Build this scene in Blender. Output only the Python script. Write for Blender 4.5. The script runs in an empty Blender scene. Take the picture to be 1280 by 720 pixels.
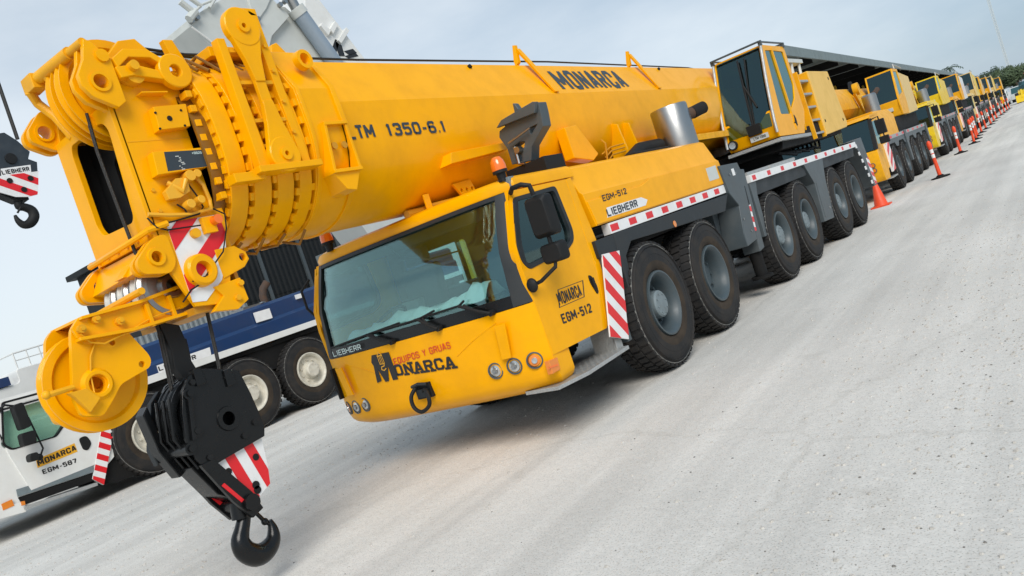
import bpy, bmesh, math, random
from mathutils import Vector, Matrix
random.seed(7)
S = bpy.context.scene
COL = S.collection
R = math.radians

# ---------------------------------------------------------------- camera
cam = bpy.data.cameras.new('camera'); cam_o = bpy.data.objects.new('camera', cam); COL.objects.link(cam_o)
cam.sensor_width = 36; cam.lens = 27.639; cam.clip_end = 3000; cam.clip_start = .05
def cam_matrix(loc, yaw, pitch, roll):
    f = Vector((-math.sin(yaw)*math.cos(pitch), math.cos(yaw)*math.cos(pitch), math.sin(pitch)))
    r0 = Vector((math.cos(yaw), math.sin(yaw), 0)); d0 = f.cross(r0)
    r = r0*math.cos(roll)+d0*math.sin(roll); d = d0*math.cos(roll)-r0*math.sin(roll)
    m = Matrix((r, -d, -f)).transposed().to_4x4(); m.translation = loc
    return m
cam_o.matrix_world = cam_matrix((5.4049, -7.8267, 1.7306), .640947, -.03749, .322361)
S.camera = cam_o
# ---------------------------------------------------------------- sky, sun, exposure
SUN_DIR = Vector((.52, -.58, .66)).normalized()
w = bpy.data.worlds.new('World'); S.world = w; w.use_nodes = True
nt = w.node_tree; nt.nodes.clear()
def N(t, k, **kw):
    n = t.nodes.new(k)
    for a, b in kw.items(): setattr(n, a, b)
    return n
out = N(nt, 'ShaderNodeOutputWorld'); bg = N(nt, 'ShaderNodeBackground'); bg.inputs[1].default_value = .1
sky = N(nt, 'ShaderNodeTexSky', sky_type='NISHITA'); sky.sun_disc = False
sky.sun_elevation = math.asin(SUN_DIR.z); sky.sun_rotation = math.atan2(SUN_DIR.x, SUN_DIR.y)
sky.air_density = 1.0; sky.dust_density = 2.0; sky.ozone_density = 1.5
tc = N(nt, 'ShaderNodeTexCoord'); mp = N(nt, 'ShaderNodeMapping'); mp.inputs['Scale'].default_value = (1.2, 1.2, 3.2)
no = N(nt, 'ShaderNodeTexNoise'); no.inputs['Scale'].default_value = 1.7; no.inputs['Detail'].default_value = 7; no.inputs['Roughness'].default_value = .55
cr = N(nt, 'ShaderNodeValToRGB'); cr.color_ramp.elements[0].position = .30; cr.color_ramp.elements[1].position = .82
cr.color_ramp.elements[0].color = (1.75, 2.35, 2.95, 1); cr.color_ramp.elements[1].color = (3.9, 4.2, 4.4, 1)
mx = N(nt, 'ShaderNodeMix', data_type='RGBA'); mx.inputs[0].default_value = .86
L = nt.links.new
# the overcast is thinner, hence brighter, towards the west and north-west
dt = N(nt, 'ShaderNodeVectorMath', operation='DOT_PRODUCT'); dt.inputs[1].default_value = (-1, .05, -.7)
ma = N(nt, 'ShaderNodeMath', operation='MULTIPLY_ADD'); ma.inputs[1].default_value = .55
L(tc.outputs['Generated'], mp.inputs[0]); L(mp.outputs[0], no.inputs[0]); L(tc.outputs['Generated'], dt.inputs[0]); L(dt.outputs['Value'], ma.inputs[0]); L(no.outputs[0], ma.inputs[2]); ms = N(nt, 'ShaderNodeMath', operation='SUBTRACT'); ms.inputs[1].default_value = .06; L(ma.outputs[0], ms.inputs[0]); L(ms.outputs[0], cr.inputs[0])
L(sky.outputs[0], mx.inputs[6]); L(cr.outputs[0], mx.inputs[7]); L(mx.outputs[2], bg.inputs[0]); L(bg.outputs[0], out.inputs[0])
sl = bpy.data.lights.new('sun', 'SUN'); sl.energy = 1.35; sl.angle = R(32); sl.color = (1, .96, .9)
so = bpy.data.objects.new('sun', sl); COL.objects.link(so); so.rotation_euler = (-SUN_DIR).to_track_quat('-Z', 'Y').to_euler()
S.view_settings.view_transform = 'Standard'; S.view_settings.look = 'None'; S.view_settings.gamma = 1
S.view_settings.exposure = 1.06

# ---------------------------------------------------------------- materials
MATS = {}
def mat(name, col, rough=.5, metal=0., coat=0., noise=None, bump=None, emit=0, spec=.5, extra=None):
    """noise=(scale, amount, dark colour) mixes wear into the colour; bump=(scale, strength)"""
    m = bpy.data.materials.new(name); m.use_nodes = True; t = m.node_tree
    b = t.nodes['Principled BSDF']
    b.inputs['Base Color'].default_value = (*col, 1); b.inputs['Roughness'].default_value = rough; b.inputs['Metallic'].default_value = metal
    b.inputs['Coat Weight'].default_value = coat; b.inputs['Coat Roughness'].default_value = .08; b.inputs['Specular IOR Level'].default_value = spec
    c = N(t, 'ShaderNodeTexCoord')
    if noise:
        n = N(t, 'ShaderNodeTexNoise'); n.inputs['Scale'].default_value = noise[0]; n.inputs['Detail'].default_value = 8; n.inputs['Roughness'].default_value = .62
        r = N(t, 'ShaderNodeValToRGB'); r.color_ramp.elements[0].position = .42; r.color_ramp.elements[1].position = .75
        mu = N(t, 'ShaderNodeMath', operation='MULTIPLY'); mu.inputs[1].default_value = noise[1]
        x = N(t, 'ShaderNodeMix', data_type='RGBA'); x.inputs[6].default_value = (*col, 1); x.inputs[7].default_value = (*noise[2], 1)
        t.links.new(c.outputs['Object'], n.inputs[0]); t.links.new(n.outputs[0], r.inputs[0]); t.links.new(r.outputs[0], mu.inputs[0])
        t.links.new(mu.outputs[0], x.inputs[0]); t.links.new(x.outputs[2], b.inputs['Base Color'])
        rr = N(t, 'ShaderNodeMapRange'); rr.inputs['To Min'].default_value = rough; rr.inputs['To Max'].default_value = min(1, rough+.25*noise[1]+.05)
        t.links.new(r.outputs[0], rr.inputs[0]); t.links.new(rr.outputs[0], b.inputs['Roughness'])
    if bump:
        n2 = N(t, 'ShaderNodeTexNoise'); n2.inputs['Scale'].default_value = bump[0]; n2.inputs['Detail'].default_value = 5
        bp = N(t, 'ShaderNodeBump'); bp.inputs['Strength'].default_value = bump[1]; bp.inputs['Distance'].default_value = .02
        t.links.new(c.outputs['Object'], n2.inputs[0]); t.links.new(n2.outputs[0], bp.inputs['Height']); t.links.new(bp.outputs[0], b.inputs['Normal'])
    if emit:
        b.inputs['Emission Color'].default_value = (*col, 1); b.inputs['Emission Strength'].default_value = emit
    MATS[name] = m
    return m
YEL = mat('yellow_paint', (.90, .405, .0), .28, coat=.16, spec=.10, noise=(3.2, .28, (.52, .22, .012)), bump=(1.6, .05))
YEL2 = mat('yellow_paint_dull', (.84, .40, .008), .4, coat=.05, spec=.2, noise=(5, .4, (.38, .19, .03)), bump=(2.5, .06))
LEM = mat('lemon_paint', (.80, .55, .01), .4, coat=.1, spec=.35, noise=(4, .35, (.36, .22, .05)))
WHT = mat('white_paint', (.74, .74, .71), .35, coat=.25, noise=(3, .3, (.5, .48, .43)))
CRM = mat('grey_white_paint', (.55, .57, .54), .42, coat=.1, noise=(2, .4, (.4, .41, .38)))
NAVY = mat('navy_paint', (.008, .036, .115), .3, coat=.35, noise=(3, .35, (.02, .035, .08)))
GRY = mat('grey_paint', (.058, .074, .082), .45, coat=.05, noise=(3, .4, (.11, .11, .105)), bump=(3, .05))
DGR = mat('dark_grey_plastic', (.014, .018, .021), .5, spec=.4, noise=(2.2, .5, (.045, .046, .045)), bump=(4, .25))
BLK = mat('black_paint', (.004, .0045, .005), .25, spec=.35, noise=(5, .3, (.014, .014, .014)), bump=(9, .06))
MBK = mat('matt_black', (.006, .0065, .007), .6, spec=.35, noise=(6, .4, (.018, .018, .017)))
UND = mat('underbody_black', (.006, .006, .006), .8, spec=.3, noise=(4, .5, (.016, .015, .014)))
RUB = mat('tyre_rubber', (.012, .012, .0125), .75, spec=.4, noise=(4, .65, (.05, .042, .035)), bump=(30, .12))
RIM = mat('rim_grey', (.05, .07, .08), .42, noise=(9, .4, (.07, .075, .075)))
HUB = mat('hub_grey', (.17, .21, .225), .45, noise=(8, .4, (.09, .09, .085)))
WRM = mat('rim_cream', (.62, .59, .50), .5, noise=(8, .5, (.3, .25, .18)))
RED = mat('red_film', (.70, .012, .018), .35, noise=(6, .25, (.4, .02, .02)))
WFI = mat('white_film', (.78, .78, .77), .35, noise=(6, .3, (.5, .48, .45)))
INK = mat('black_lettering', (.012, .012, .013), .45)
INKG = mat('slate_lettering', (.032, .042, .05), .4)
INKR = mat('red_lettering', (.62, .05, .008), .45)
INKW = mat('pale_lettering', (.55, .68, .66), .4)
STL = mat('brushed_steel', (.38, .38, .37), .33, 1., noise=(7, .3, (.33, .32, .3)), bump=(40, .05))
ALU = mat('tread_plate', (.46, .47, .46), .45, .55, noise=(9, .5, (.3, .29, .27)), bump=(55, .5))
RST = mat('rusty_pipe', (.055, .035, .025), .75, noise=(12, .8, (.12, .06, .03)))
ROPE = mat('steel_rope', (.035, .034, .032), .5, .5, bump=(120, .4))
ORG = mat('orange_lens', (.88, .17, .012), .2, coat=.6)
AMB = mat('amber_lens', (.75, .22, .02), .2, coat=.6)
LMP = mat('lamp_glass', (.6, .61, .6), .08, .7, coat=.6, noise=(25, .6, (.15, .15, .15)))
ORP = mat('orange_plastic', (.80, .075, .018), .5, noise=(9, .3, (.5, .07, .03)))
CLO = mat('white_cloth', (.72, .74, .70), .9, bump=(9, .6))
INT = mat('cab_interior', (.022, .024, .026), .75, noise=(4, .5, (.05, .05, .05)))
SEA = mat('seat_fabric', (.06, .08, .10), .9)
HOL = mat('dark_recess', (.004, .004, .004), .85)
YSH = mat('shaded_yellow', (.26, .11, .006), .4, noise=(4, .6, (.10, .05, .01)))  # yellow darkened to put the shade of the collar gaps into the colour
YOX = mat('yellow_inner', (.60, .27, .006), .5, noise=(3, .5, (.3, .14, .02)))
def glass(name, tint, refl):
    m = bpy.data.materials.new(name); m.use_nodes = True; t = m.node_tree; t.nodes.clear()
    o = N(t, 'ShaderNodeOutputMaterial'); tr = N(t, 'ShaderNodeBsdfTransparent'); tr.inputs[0].default_value = (*tint, 1)
    gl = N(t, 'ShaderNodeBsdfGlossy'); gl.inputs['Roughness'].default_value = .03; gl.inputs[0].default_value = (.70, .95, .92, 1)
    f = N(t, 'ShaderNodeMath', operation='POWER'); f.inputs[1].default_value = 4; lw = N(t, 'ShaderNodeLayerWeight'); lw.inputs[0].default_value = .5; t.links.new(lw.outputs['Facing'], f.inputs[0])
    a = N(t, 'ShaderNodeMath', operation='ADD'); a.inputs[1].default_value = refl; a.use_clamp = True
    m1 = N(t, 'ShaderNodeMixShader')
    t.links.new(f.outputs[0], a.inputs[0]); t.links.new(a.outputs[0], m1.inputs[0]); t.links.new(tr.outputs[0], m1.inputs[1]); t.links.new(gl.outputs[0], m1.inputs[2]); t.links.new(m1.outputs[0], o.inputs[0])
    MATS[name] = m
    return m
GLS = glass('windscreen_glass', (.74, .90, .90), .13)
GLD = glass('dark_window_glass', (.22, .36, .38), .10)
GLG = glass('green_window_glass', (.86, .95, .90), .15)

# ---------------------------------------------------------------- mesh helpers
class MB:
    def __init__(s): s.bm = bmesh.new(); s.mi = 0
    def _f(s, vs):
        try:
            f = s.bm.faces.new(vs); f.material_index = s.mi; return f
        except ValueError: return None
    def box(s, a, b):
        x0, y0, z0 = (min(p, q) for p, q in zip(a, b)); x1, y1, z1 = (max(p, q) for p, q in zip(a, b))
        v = [s.bm.verts.new(p) for p in ((x0,y0,z0),(x1,y0,z0),(x1,y1,z0),(x0,y1,z0),(x0,y0,z1),(x1,y0,z1),(x1,y1,z1),(x0,y1,z1))]
        for q in ((3,2,1,0),(4,5,6,7),(0,1,5,4),(1,2,6,5),(2,3,7,6),(3,0,4,7)): s._f([v[i] for i in q])
        return s
    def hexa(s, p8):
        v = [s.bm.verts.new(p) for p in p8]
        for q in ((3,2,1,0),(4,5,6,7),(0,1,5,4),(1,2,6,5),(2,3,7,6),(3,0,4,7)): s._f([v[i] for i in q])
        return s
    def prism(s, poly, ax, a0, a1, holes=()):
        """poly in the two coordinates other than ax, extruded from a0 to a1, with through holes"""
        def P(q, a):
            return {'x': (a, q[0], q[1]), 'y': (q[0], a, q[1]), 'z': (q[0], q[1], a)}[ax]
        loops = [list(poly)]+[list(h) for h in holes]
        va = [[s.bm.verts.new(P(q, a0)) for q in l] for l in loops]; vb = [[s.bm.verts.new(P(q, a1)) for q in l] for l in loops]
        for A, B in zip(va, vb):
            n = len(A)
            for i in range(n): s._f([A[i], A[(i+1) % n], B[(i+1) % n], B[i]])
        for V in (va, vb):
            if len(loops) == 1: s._f(V[0])
            else:
                ed = []
                for l in V:
                    for i in range(len(l)):
                        e = s.bm.edges.get((l[i], l[(i+1) % len(l)]))
                        ed.append(e)
                r = bmesh.ops.triangle_fill(s.bm, edges=ed, use_beauty=True)
                for g in r['geom']:
                    if isinstance(g, bmesh.types.BMFace): g.material_index = s.mi
        return s
    def loft(s, rings, cap=True, closed=True):
        vs = [[s.bm.verts.new(p) for p in r] for r in rings]
        for A, B in zip(vs, vs[1:]):
            n = len(A)
            for i in range(n if closed else n-1): s._f([A[i], A[(i+1) % n], B[(i+1) % n], B[i]])
        if cap and closed: s._f(vs[0]); s._f(vs[-1])
        return s
    def cyl(s, p0, p1, r, seg=16, r2=None, cap=True):
        p0 = Vector(p0); p1 = Vector(p1); d = (p1-p0).normalized()
        u = d.orthogonal().normalized(); v = d.cross(u); r2 = r if r2 is None else r2
        rr = [[p+(u*math.cos(6.28318*i/seg)+v*math.sin(6.28318*i/seg))*q for i in range(seg)] for p, q in ((p0, r), (p1, r2))]
        return s.loft(rr, cap)
    def lathe(s, prof, c, d, seg=32, closed=False):
        """prof: (axial, radius) pairs about the axis d through c"""
        c = Vector(c); d = Vector(d).normalized(); u = d.orthogonal().normalized(); v = d.cross(u)
        rings = [[c+d*a+(u*math.cos(6.28318*i/seg)+v*math.sin(6.28318*i/seg))*max(r, .0005) for i in range(seg)] for a, r in prof]
        if closed: rings.append(rings[0])
        return s.loft(rings, not closed)
    def tube(s, pts, r, seg=8):
        pts = [Vector(p) for p in pts]; rings = []
        u = None
        for i, p in enumerate(pts):
            d = (pts[min(i+1, len(pts)-1)]-pts[max(i-1, 0)]).normalized()
            u = d.orthogonal().normalized() if u is None else (u-d*u.dot(d)).normalized()
            v = d.cross(u)
            q = r[i] if isinstance(r, (list, tuple)) else r; rings.append([p+(u*math.cos(6.28318*k/seg)+v*math.sin(6.28318*k/seg))*q for k in range(seg)])
        return s.loft(rings)
    def ball(s, c, r, u=12, v=8, sc=(1, 1, 1)):
        m = Matrix.Translation(c) @ Matrix.Diagonal((r*sc[0], r*sc[1], r*sc[2], 1))
        q = bmesh.ops.create_uvsphere(s.bm, u_segments=u, v_segments=v, radius=1, matrix=m)
        for vv in q['verts']:
            for f in vv.link_faces: f.material_index = s.mi
        return s
    def quad(s, a, b, c, d): s._f([s.bm.verts.new(p) for p in (a, b, c, d)]); return s
    def build(s, name, mats, parent=None, bevel=0, smooth=35, recalc=True, seg=2):
        bm = s.bm
        if recalc: bmesh.ops.recalc_face_normals(bm, faces=bm.faces)
        base = parent
        off = Vector((0, 0, 0))
        while base is not None: off += base.location; base = base.parent
        bmesh.ops.translate(bm, vec=-off, verts=bm.verts)
        me = bpy.data.meshes.new(name); bm.to_mesh(me); bm.free()
        for m in (mats if isinstance(mats, (list, tuple)) else [mats]): me.materials.append(m)
        if smooth:
            me.polygons.foreach_set('use_smooth', [True]*len(me.polygons)); me.set_sharp_from_angle(angle=R(smooth))
        o = bpy.data.objects.new(name, me); COL.objects.link(o)
        if parent is not None: o.parent = parent
        if bevel:
            b = o.modifiers.new('bevel', 'BEVEL'); b.width = bevel*.65; b.segments = seg; b.limit_method = 'ANGLE'; b.angle_limit = R(40); b.harden_normals = True
        return o
def tag(o, label=None, cat=None, group=None, kind=None):
    for k, v in (('label', label), ('category', cat), ('group', group), ('kind', kind)):
        if v: o[k] = v
    return o
def empty(name, loc, label, cat, group=None):
    o = bpy.data.objects.new(name, None); COL.objects.link(o); o.location = loc; o.empty_display_size = .2
    return tag(o, label, cat, group)
def copy_tree(o, parent=None):
    c = o.copy(); COL.objects.link(c); c.parent = parent
    for ch in list(o.children): copy_tree(ch, c)
    return c
def circ(c, r, n=16, a0=0): return [(c[0]+r*math.cos(a0+6.28318*i/n), c[1]+r*math.sin(a0+6.28318*i/n)) for i in range(n)]
def rounded(poly, r, n=4):
    """round the corners of a 2-D polygon"""
    o = []
    for i, p in enumerate(poly):
        p = Vector(p); a = Vector(poly[i-1])-p; b = Vector(poly[(i+1) % len(poly)])-p
        k = min(r, a.length*.45, b.length*.45); s = p+a.normalized()*k; e = p+b.normalized()*k
        for j in range(n+1):
            t = j/n; q = s*(1-t)**2+p*2*t*(1-t)+e*t*t; o.append((q.x, q.y))
    return o
def shrink(poly, k):
    c = [sum(p[i] for p in poly)/len(poly) for i in (0, 1)]
    return [(c[0]+(p[0]-c[0])*k, c[1]+(p[1]-c[1])*k) for p in poly]
def clip_band(poly, a, b, c0, c1):
    """the part of a polygon where c0 <= a*x+b*y <= c1"""
    def cl(P, s, c):
        o = []
        for i, p in enumerate(P):
            q = P[(i+1) % len(P)]; dp = s*(a*p[0]+b*p[1]-c); dq = s*(a*q[0]+b*q[1]-c)
            if dp >= 0: o.append(p)
            if dp*dq < 0:
                t = dp/(dp-dq); o.append((p[0]+(q[0]-p[0])*t, p[1]+(q[1]-p[1])*t))
        return o
    P = cl(list(poly), 1, c0)
    return cl(P, -1, c1) if P else P
def smooth_path(P, n=4):
    """Catmull-Rom points through P"""
    P = [tuple(p) for p in P]; o = []
    for i in range(len(P)-1):
        a, b, c, d = P[max(i-1, 0)], P[i], P[i+1], P[min(i+2, len(P)-1)]
        for k in range(n):
            t = k/n
            o.append(tuple(.5*(2*b[j]+(c[j]-a[j])*t+(2*a[j]-5*b[j]+4*c[j]-d[j])*t*t+(3*b[j]-a[j]-3*c[j]+d[j])*t**3) for j in range(len(b))))
    return o+[P[-1]]
GLYPH = {
 'A': [[(0, 0), (.42, 1), (.58, 1), (1, 0)], [(.18, .28), (.82, .28)]], 'B': [[(0, 0), (0, 1), (.8, 1), (1, .88), (1, .65), (.8, .53), (0, .53)], [(.8, .53), (1, .4), (1, .12), (.8, 0), (0, 0)]],
 'C': [[(1, .72), (1, .85), (.8, 1), (.2, 1), (0, .85), (0, .15), (.2, 0), (.8, 0), (1, .15), (1, .28)]], 'E': [[(1, 1), (0, 1), (0, 0), (1, 0)], [(0, .52), (.85, .52)]],
 'G': [[(1, .75), (1, .85), (.8, 1), (.2, 1), (0, .85), (0, .15), (.2, 0), (.8, 0), (1, .15), (1, .46), (.55, .46)]], 'H': [[(0, 0), (0, 1)], [(1, 0), (1, 1)], [(0, .5), (1, .5)]],
 'I': [[(.5, 0), (.5, 1)]], 'L': [[(0, 1), (0, 0), (1, 0)]], 'M': [[(0, 0), (0, 1), (.5, .25), (1, 1), (1, 0)]], 'N': [[(0, 0), (0, 1), (1, 0), (1, 1)]],
 'O': [[(.2, 0), (0, .15), (0, .85), (.2, 1), (.8, 1), (1, .85), (1, .15), (.8, 0), (.2, 0)]], 'P': [[(0, 0), (0, 1), (.8, 1), (1, .87), (1, .6), (.8, .47), (0, .47)]],
 'Q': [[(.2, 0), (0, .15), (0, .85), (.2, 1), (.8, 1), (1, .85), (1, .15), (.8, 0), (.2, 0)], [(.6, .25), (1, -.05)]], 'R': [[(0, 0), (0, 1), (.8, 1), (1, .87), (1, .62), (.8, .5), (0, .5)], [(.55, .5), (1, 0)]],
 'S': [[(1, .78), (1, .87), (.8, 1), (.2, 1), (0, .87), (0, .65), (.2, .54), (.8, .46), (1, .35), (1, .13), (.8, 0), (.2, 0), (0, .13), (0, .22)]], 'T': [[(0, 1), (1, 1)], [(.5, 1), (.5, 0)]],
 'U': [[(0, 1), (0, .15), (.2, 0), (.8, 0), (1, .15), (1, 1)]], 'Y': [[(0, 1), (.5, .48), (1, 1)], [(.5, .48), (.5, 0)]],
 '0': [[(.2, 0), (0, .15), (0, .85), (.2, 1), (.8, 1), (1, .85), (1, .15), (.8, 0), (.2, 0)]], '1': [[(.2, .8), (.55, 1), (.55, 0)]], '2': [[(0, .8), (.2, 1), (.8, 1), (1, .85), (1, .62), (0, .05), (0, 0), (1, 0)]],
 '3': [[(0, .85), (.2, 1), (.8, 1), (1, .87), (1, .65), (.8, .53), (.4, .53)], [(.8, .53), (1, .4), (1, .13), (.8, 0), (.2, 0), (0, .15)]], '5': [[(1, 1), (.05, 1), (0, .52), (.25, .6), (.8, .6), (1, .45), (1, .15), (.8, 0), (.2, 0), (0, .15)]],
 '6': [[(1, .85), (.8, 1), (.2, 1), (0, .85), (0, .15), (.2, 0), (.8, 0), (1, .15), (1, .42), (.8, .55), (.2, .55), (0, .42)]], '7': [[(0, 1), (1, 1), (.4, 0)]],
 '8': [[(.2, .53), (0, .66), (0, .87), (.2, 1), (.8, 1), (1, .87), (1, .66), (.8, .53), (.2, .53), (0, .4), (0, .13), (.2, 0), (.8, 0), (1, .13), (1, .4), (.8, .53)]],
 '-': [[(.1, .42), (.9, .42)]], '.': [[(.45, .0), (.55, .0)]], '+': [[(.5, .15), (.5, .85)], [(.1, .5), (.9, .5)]], ' ': []}
def text(body, name, m, parent, org, right, up, width, height, bold=.02, depth=.003, shear=0, serif=False):
    """block lettering drawn with flat strokes: lower-left corner org, stretched to width x height; bold is the stroke weight"""
    wt = .19+bold*3                                   # stroke weight as a share of the height
    adv = {'I': .42, '1': .62, '-': .6, '.': .34, ' ': .55, 'M': 1.12}
    tot = sum(adv.get(c, .86) for c in body)-.86*.12
    cell = width/tot; h = height; tv = wt*h*.82; thz = min(wt*cell*1.5, tv*1.35, .235*cell); tv = min(tv, .19*h)
    org = Vector(org); right = Vector(right).normalized(); up = Vector(up).normalized(); n = right.cross(up).normalized()
    b = MB(); x0 = 0; k = 0
    def quad(p, q, e0=1, e1=1):
        nonlocal k
        d = q-p; L_ = d.length
        if L_ < 1e-6: return
        d /= L_; f = abs(d.y); w_ = thz*f+tv*(1-f)      # upright strokes and level strokes have their own weight
        o = Vector((-d.y, d.x))*w_*.5; ext = (tv*f+thz*(1-f))*.5
        p = p-d*ext*e0*.5; q = q+d*ext*e1*.5
        z = n*(depth+.00006*(k % 7)); k += 1
        b.quad(*[org+right*v.x+up*v.y+z for v in (p-o, q-o, q+o, p+o)])
    for c in body:
        a = adv.get(c, .86)*cell; gw = a*.86-thz
        if c in 'I1.': gw = max(gw, a*.3)
        for pl in GLYPH[c]:
            P = [Vector((x0+thz*.5+u*gw, tv*.5+v*(h-tv))) for u, v in pl]
            for i in range(len(P)-1):
                d = P[i+1]-P[i]; fl = abs(d.x) < 1e-5 or abs(d.y) < 1e-5
                quad(P[i], P[i+1], 1 if fl else .3, 1 if fl else .3)
            if serif:
                for q, v in ((P[0], pl[0]), (P[-1], pl[-1])):
                    if v[1] in (0, 1) and c in 'NARM': quad(q+Vector((-thz*.9, (-1 if v[1] == 0 else 1)*tv*.28)), q+Vector((thz*.9, (-1 if v[1] == 0 else 1)*tv*.28)))
        x0 += a
    return b.build(name, m, parent, smooth=0, recalc=False)
def side_text(body, m, parent, x, pts, bold=.02, depth=.003, shear=0, name='lettering'):
    """pts: baseline left, baseline right, top left, as (y, z) on the plane x"""
    (y0, z0), (y1, z1), (y2, z2) = pts
    return text(body, name, m, parent, (x, y0, z0), (0, y1-y0, z1-z0), (0, 0, 1), math.hypot(y1-y0, z1-z0), z2-z0, bold, depth, shear)
def striped(name, poly, ax, a0, a1, parent, period, n=(.7, 1), red_first=True, duty=.5, thick=.003, sgn=1):
    """a white plate with diagonal red film stripes, each stripe a piece of its own"""
    pl = MB().prism(poly, ax, a0, a1).build(name, WFI, parent)
    L_ = math.hypot(*n); a, b = n[0]/L_, n[1]/L_
    cs = [a*p[0]+b*p[1] for p in poly]; c = min(cs)-(0 if red_first else period*duty)
    top = max(a0, a1) if sgn > 0 else min(a0, a1)
    while c < max(cs):
        q = clip_band(poly, a, b, c, c+period*duty); c += period
        if len(q) > 2: MB().prism(q, ax, top, top+sgn*thick).build('stripe', RED, pl, smooth=0)
    return pl

# ---------------------------------------------------------------- ground
def ground_material():
    m = bpy.data.materials.new('concrete_yard'); m.use_nodes = True; t = m.node_tree; b = t.nodes['Principled BSDF']; l = t.links.new
    b.inputs['Roughness'].default_value = .85; b.inputs['Specular IOR Level'].default_value = .25
    c = N(t, 'ShaderNodeTexCoord')
    def noise(sc, det=8, ro=.6, stretch=None):
        n = N(t, 'ShaderNodeTexNoise'); n.inputs['Scale'].default_value = sc; n.inputs['Detail'].default_value = det; n.inputs['Roughness'].default_value = ro
        if stretch:
            q = N(t, 'ShaderNodeMapping'); q.inputs['Scale'].default_value = stretch; l(c.outputs['Object'], q.inputs[0]); l(q.outputs[0], n.inputs[0])
        else: l(c.outputs['Object'], n.inputs[0])
        return n
    def ramp(n, p0, c0, p1, c1):
        r = N(t, 'ShaderNodeValToRGB'); r.color_ramp.elements[0].position = p0; r.color_ramp.elements[1].position = p1
        r.color_ramp.elements[0].color = (*c0, 1); r.color_ramp.elements[1].color = (*c1, 1); l(n.outputs[0], r.inputs[0]); return r
    base = ramp(noise(.22), .36, (.61, .59, .55), .66, (.74, .715, .67))
    tracks = ramp(noise(1.0, 6, .6, (2.0, .09, 1)), .40, (.86, .86, .86), .60, (1.03, 1.03, 1.03))
    fine = ramp(noise(22, 10, .7), .35, (.89, .89, .88), .65, (1.05, 1.05, 1.04))
    spk = ramp(noise(85, 3, .5), .36, (.60, .59, .57), .43, (1, 1, 1))
    stain = ramp(noise(.9, 7, .65), .60, (1, 1, 1), .78, (.76, .75, .73))
    cur = base
    for k in (tracks, fine, spk, stain):
        x = N(t, 'ShaderNodeMix', data_type='RGBA', blend_type='MULTIPLY'); x.inputs[0].default_value = .8
        l(cur.outputs[0] if cur is base else cur.outputs[2], x.inputs[6]); l(k.outputs[0], x.inputs[7]); cur = x
    # hairline slab cracks
    vo = N(t, 'ShaderNodeTexVoronoi', feature='DISTANCE_TO_EDGE'); vo.inputs['Scale'].default_value = .16
    wn = noise(1.5, 6); mxv = N(t, 'ShaderNodeMix', data_type='RGBA', blend_type='LINEAR_LIGHT'); mxv.inputs[0].default_value = .25
    l(c.outputs['Object'], mxv.inputs[6]); l(wn.outputs[1], mxv.inputs[7]); l(mxv.outputs[2], vo.inputs[0])
    cr_ = ramp(vo, .0, (.80, .79, .77), .0025, (1, 1, 1))
    x = N(t, 'ShaderNodeMix', data_type='RGBA', blend_type='MULTIPLY'); x.inputs[0].default_value = .45
    l(cur.outputs[2], x.inputs[6]); l(cr_.outputs[0], x.inputs[7]); l(x.outputs[2], b.inputs['Base Color'])
    n1 = noise(35, 10, .7); n2 = noise(4, 8, .6)
    ad = N(t, 'ShaderNodeMath', operation='MULTIPLY_ADD'); ad.inputs[1].default_value = .4; l(n1.outputs[0], ad.inputs[0]); l(n2.outputs[0], ad.inputs[2])
    bp = N(t, 'ShaderNodeBump'); bp.inputs['Strength'].default_value = .4; bp.inputs['Distance'].default_value = .03; l(ad.outputs[0], bp.inputs['Height']); l(bp.outputs[0], b.inputs['Normal'])
    return m
GRD = ground_material()
g = MB().quad((-900, -500, 0), (900, -500, 0), (900, 1500, 0), (-900, 1500, 0)).build('ground', GRD, recalc=False, smooth=0); tag(g, kind='structure')
def gravel(n, area, smin, smax, name, m):
    b = MB()
    for i in range(n):
        x, y = area(); s = smin+(smax-smin)*random.random()**3; z = s*.25
        a = random.random()*6.28; k = 5
        lo = [b.bm.verts.new((x+s*math.cos(a+6.28*j/k)*random.uniform(.7, 1.1), y+s*math.sin(a+6.28*j/k)*random.uniform(.7, 1.1), .0)) for j in range(k)]
        up = [b.bm.verts.new((x+s*.6*math.cos(a+6.28*j/k), y+s*.6*math.sin(a+6.28*j/k), z*random.uniform(1.6, 2.6))) for j in range(k)]
        for j in range(k): b._f([lo[j], lo[(j+1) % k], up[(j+1) % k], up[j]])
        b._f(up)
    return tag(b.build(name, m, smooth=0), 'loose pale stones and grit scattered over the concrete yard', 'gravel', kind='stuff')
STO = mat('stone', (.56, .53, .48), .9, noise=(3, .8, (.26, .24, .21)))
def yard():
    while True:
        u = random.random()
        if u < .5: x, y = random.uniform(-9, -1.5), random.uniform(-7, 3)
        elif u < .85: x, y = random.gauss(4.7, .8), random.uniform(-6.5, 6)
        else: x, y = random.uniform(-2, 5), random.uniform(-6, 12)
        return x, y
gravel(16000, yard, .003, .018, 'gravel', STO)
gravel(3000, yard, .002, .011, 'gravel', mat('dark_stone', (.20, .19, .17), .9, noise=(3, .7, (.12, .11, .10))))['label'] = 'loose darker grit scattered over the concrete yard'

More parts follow.
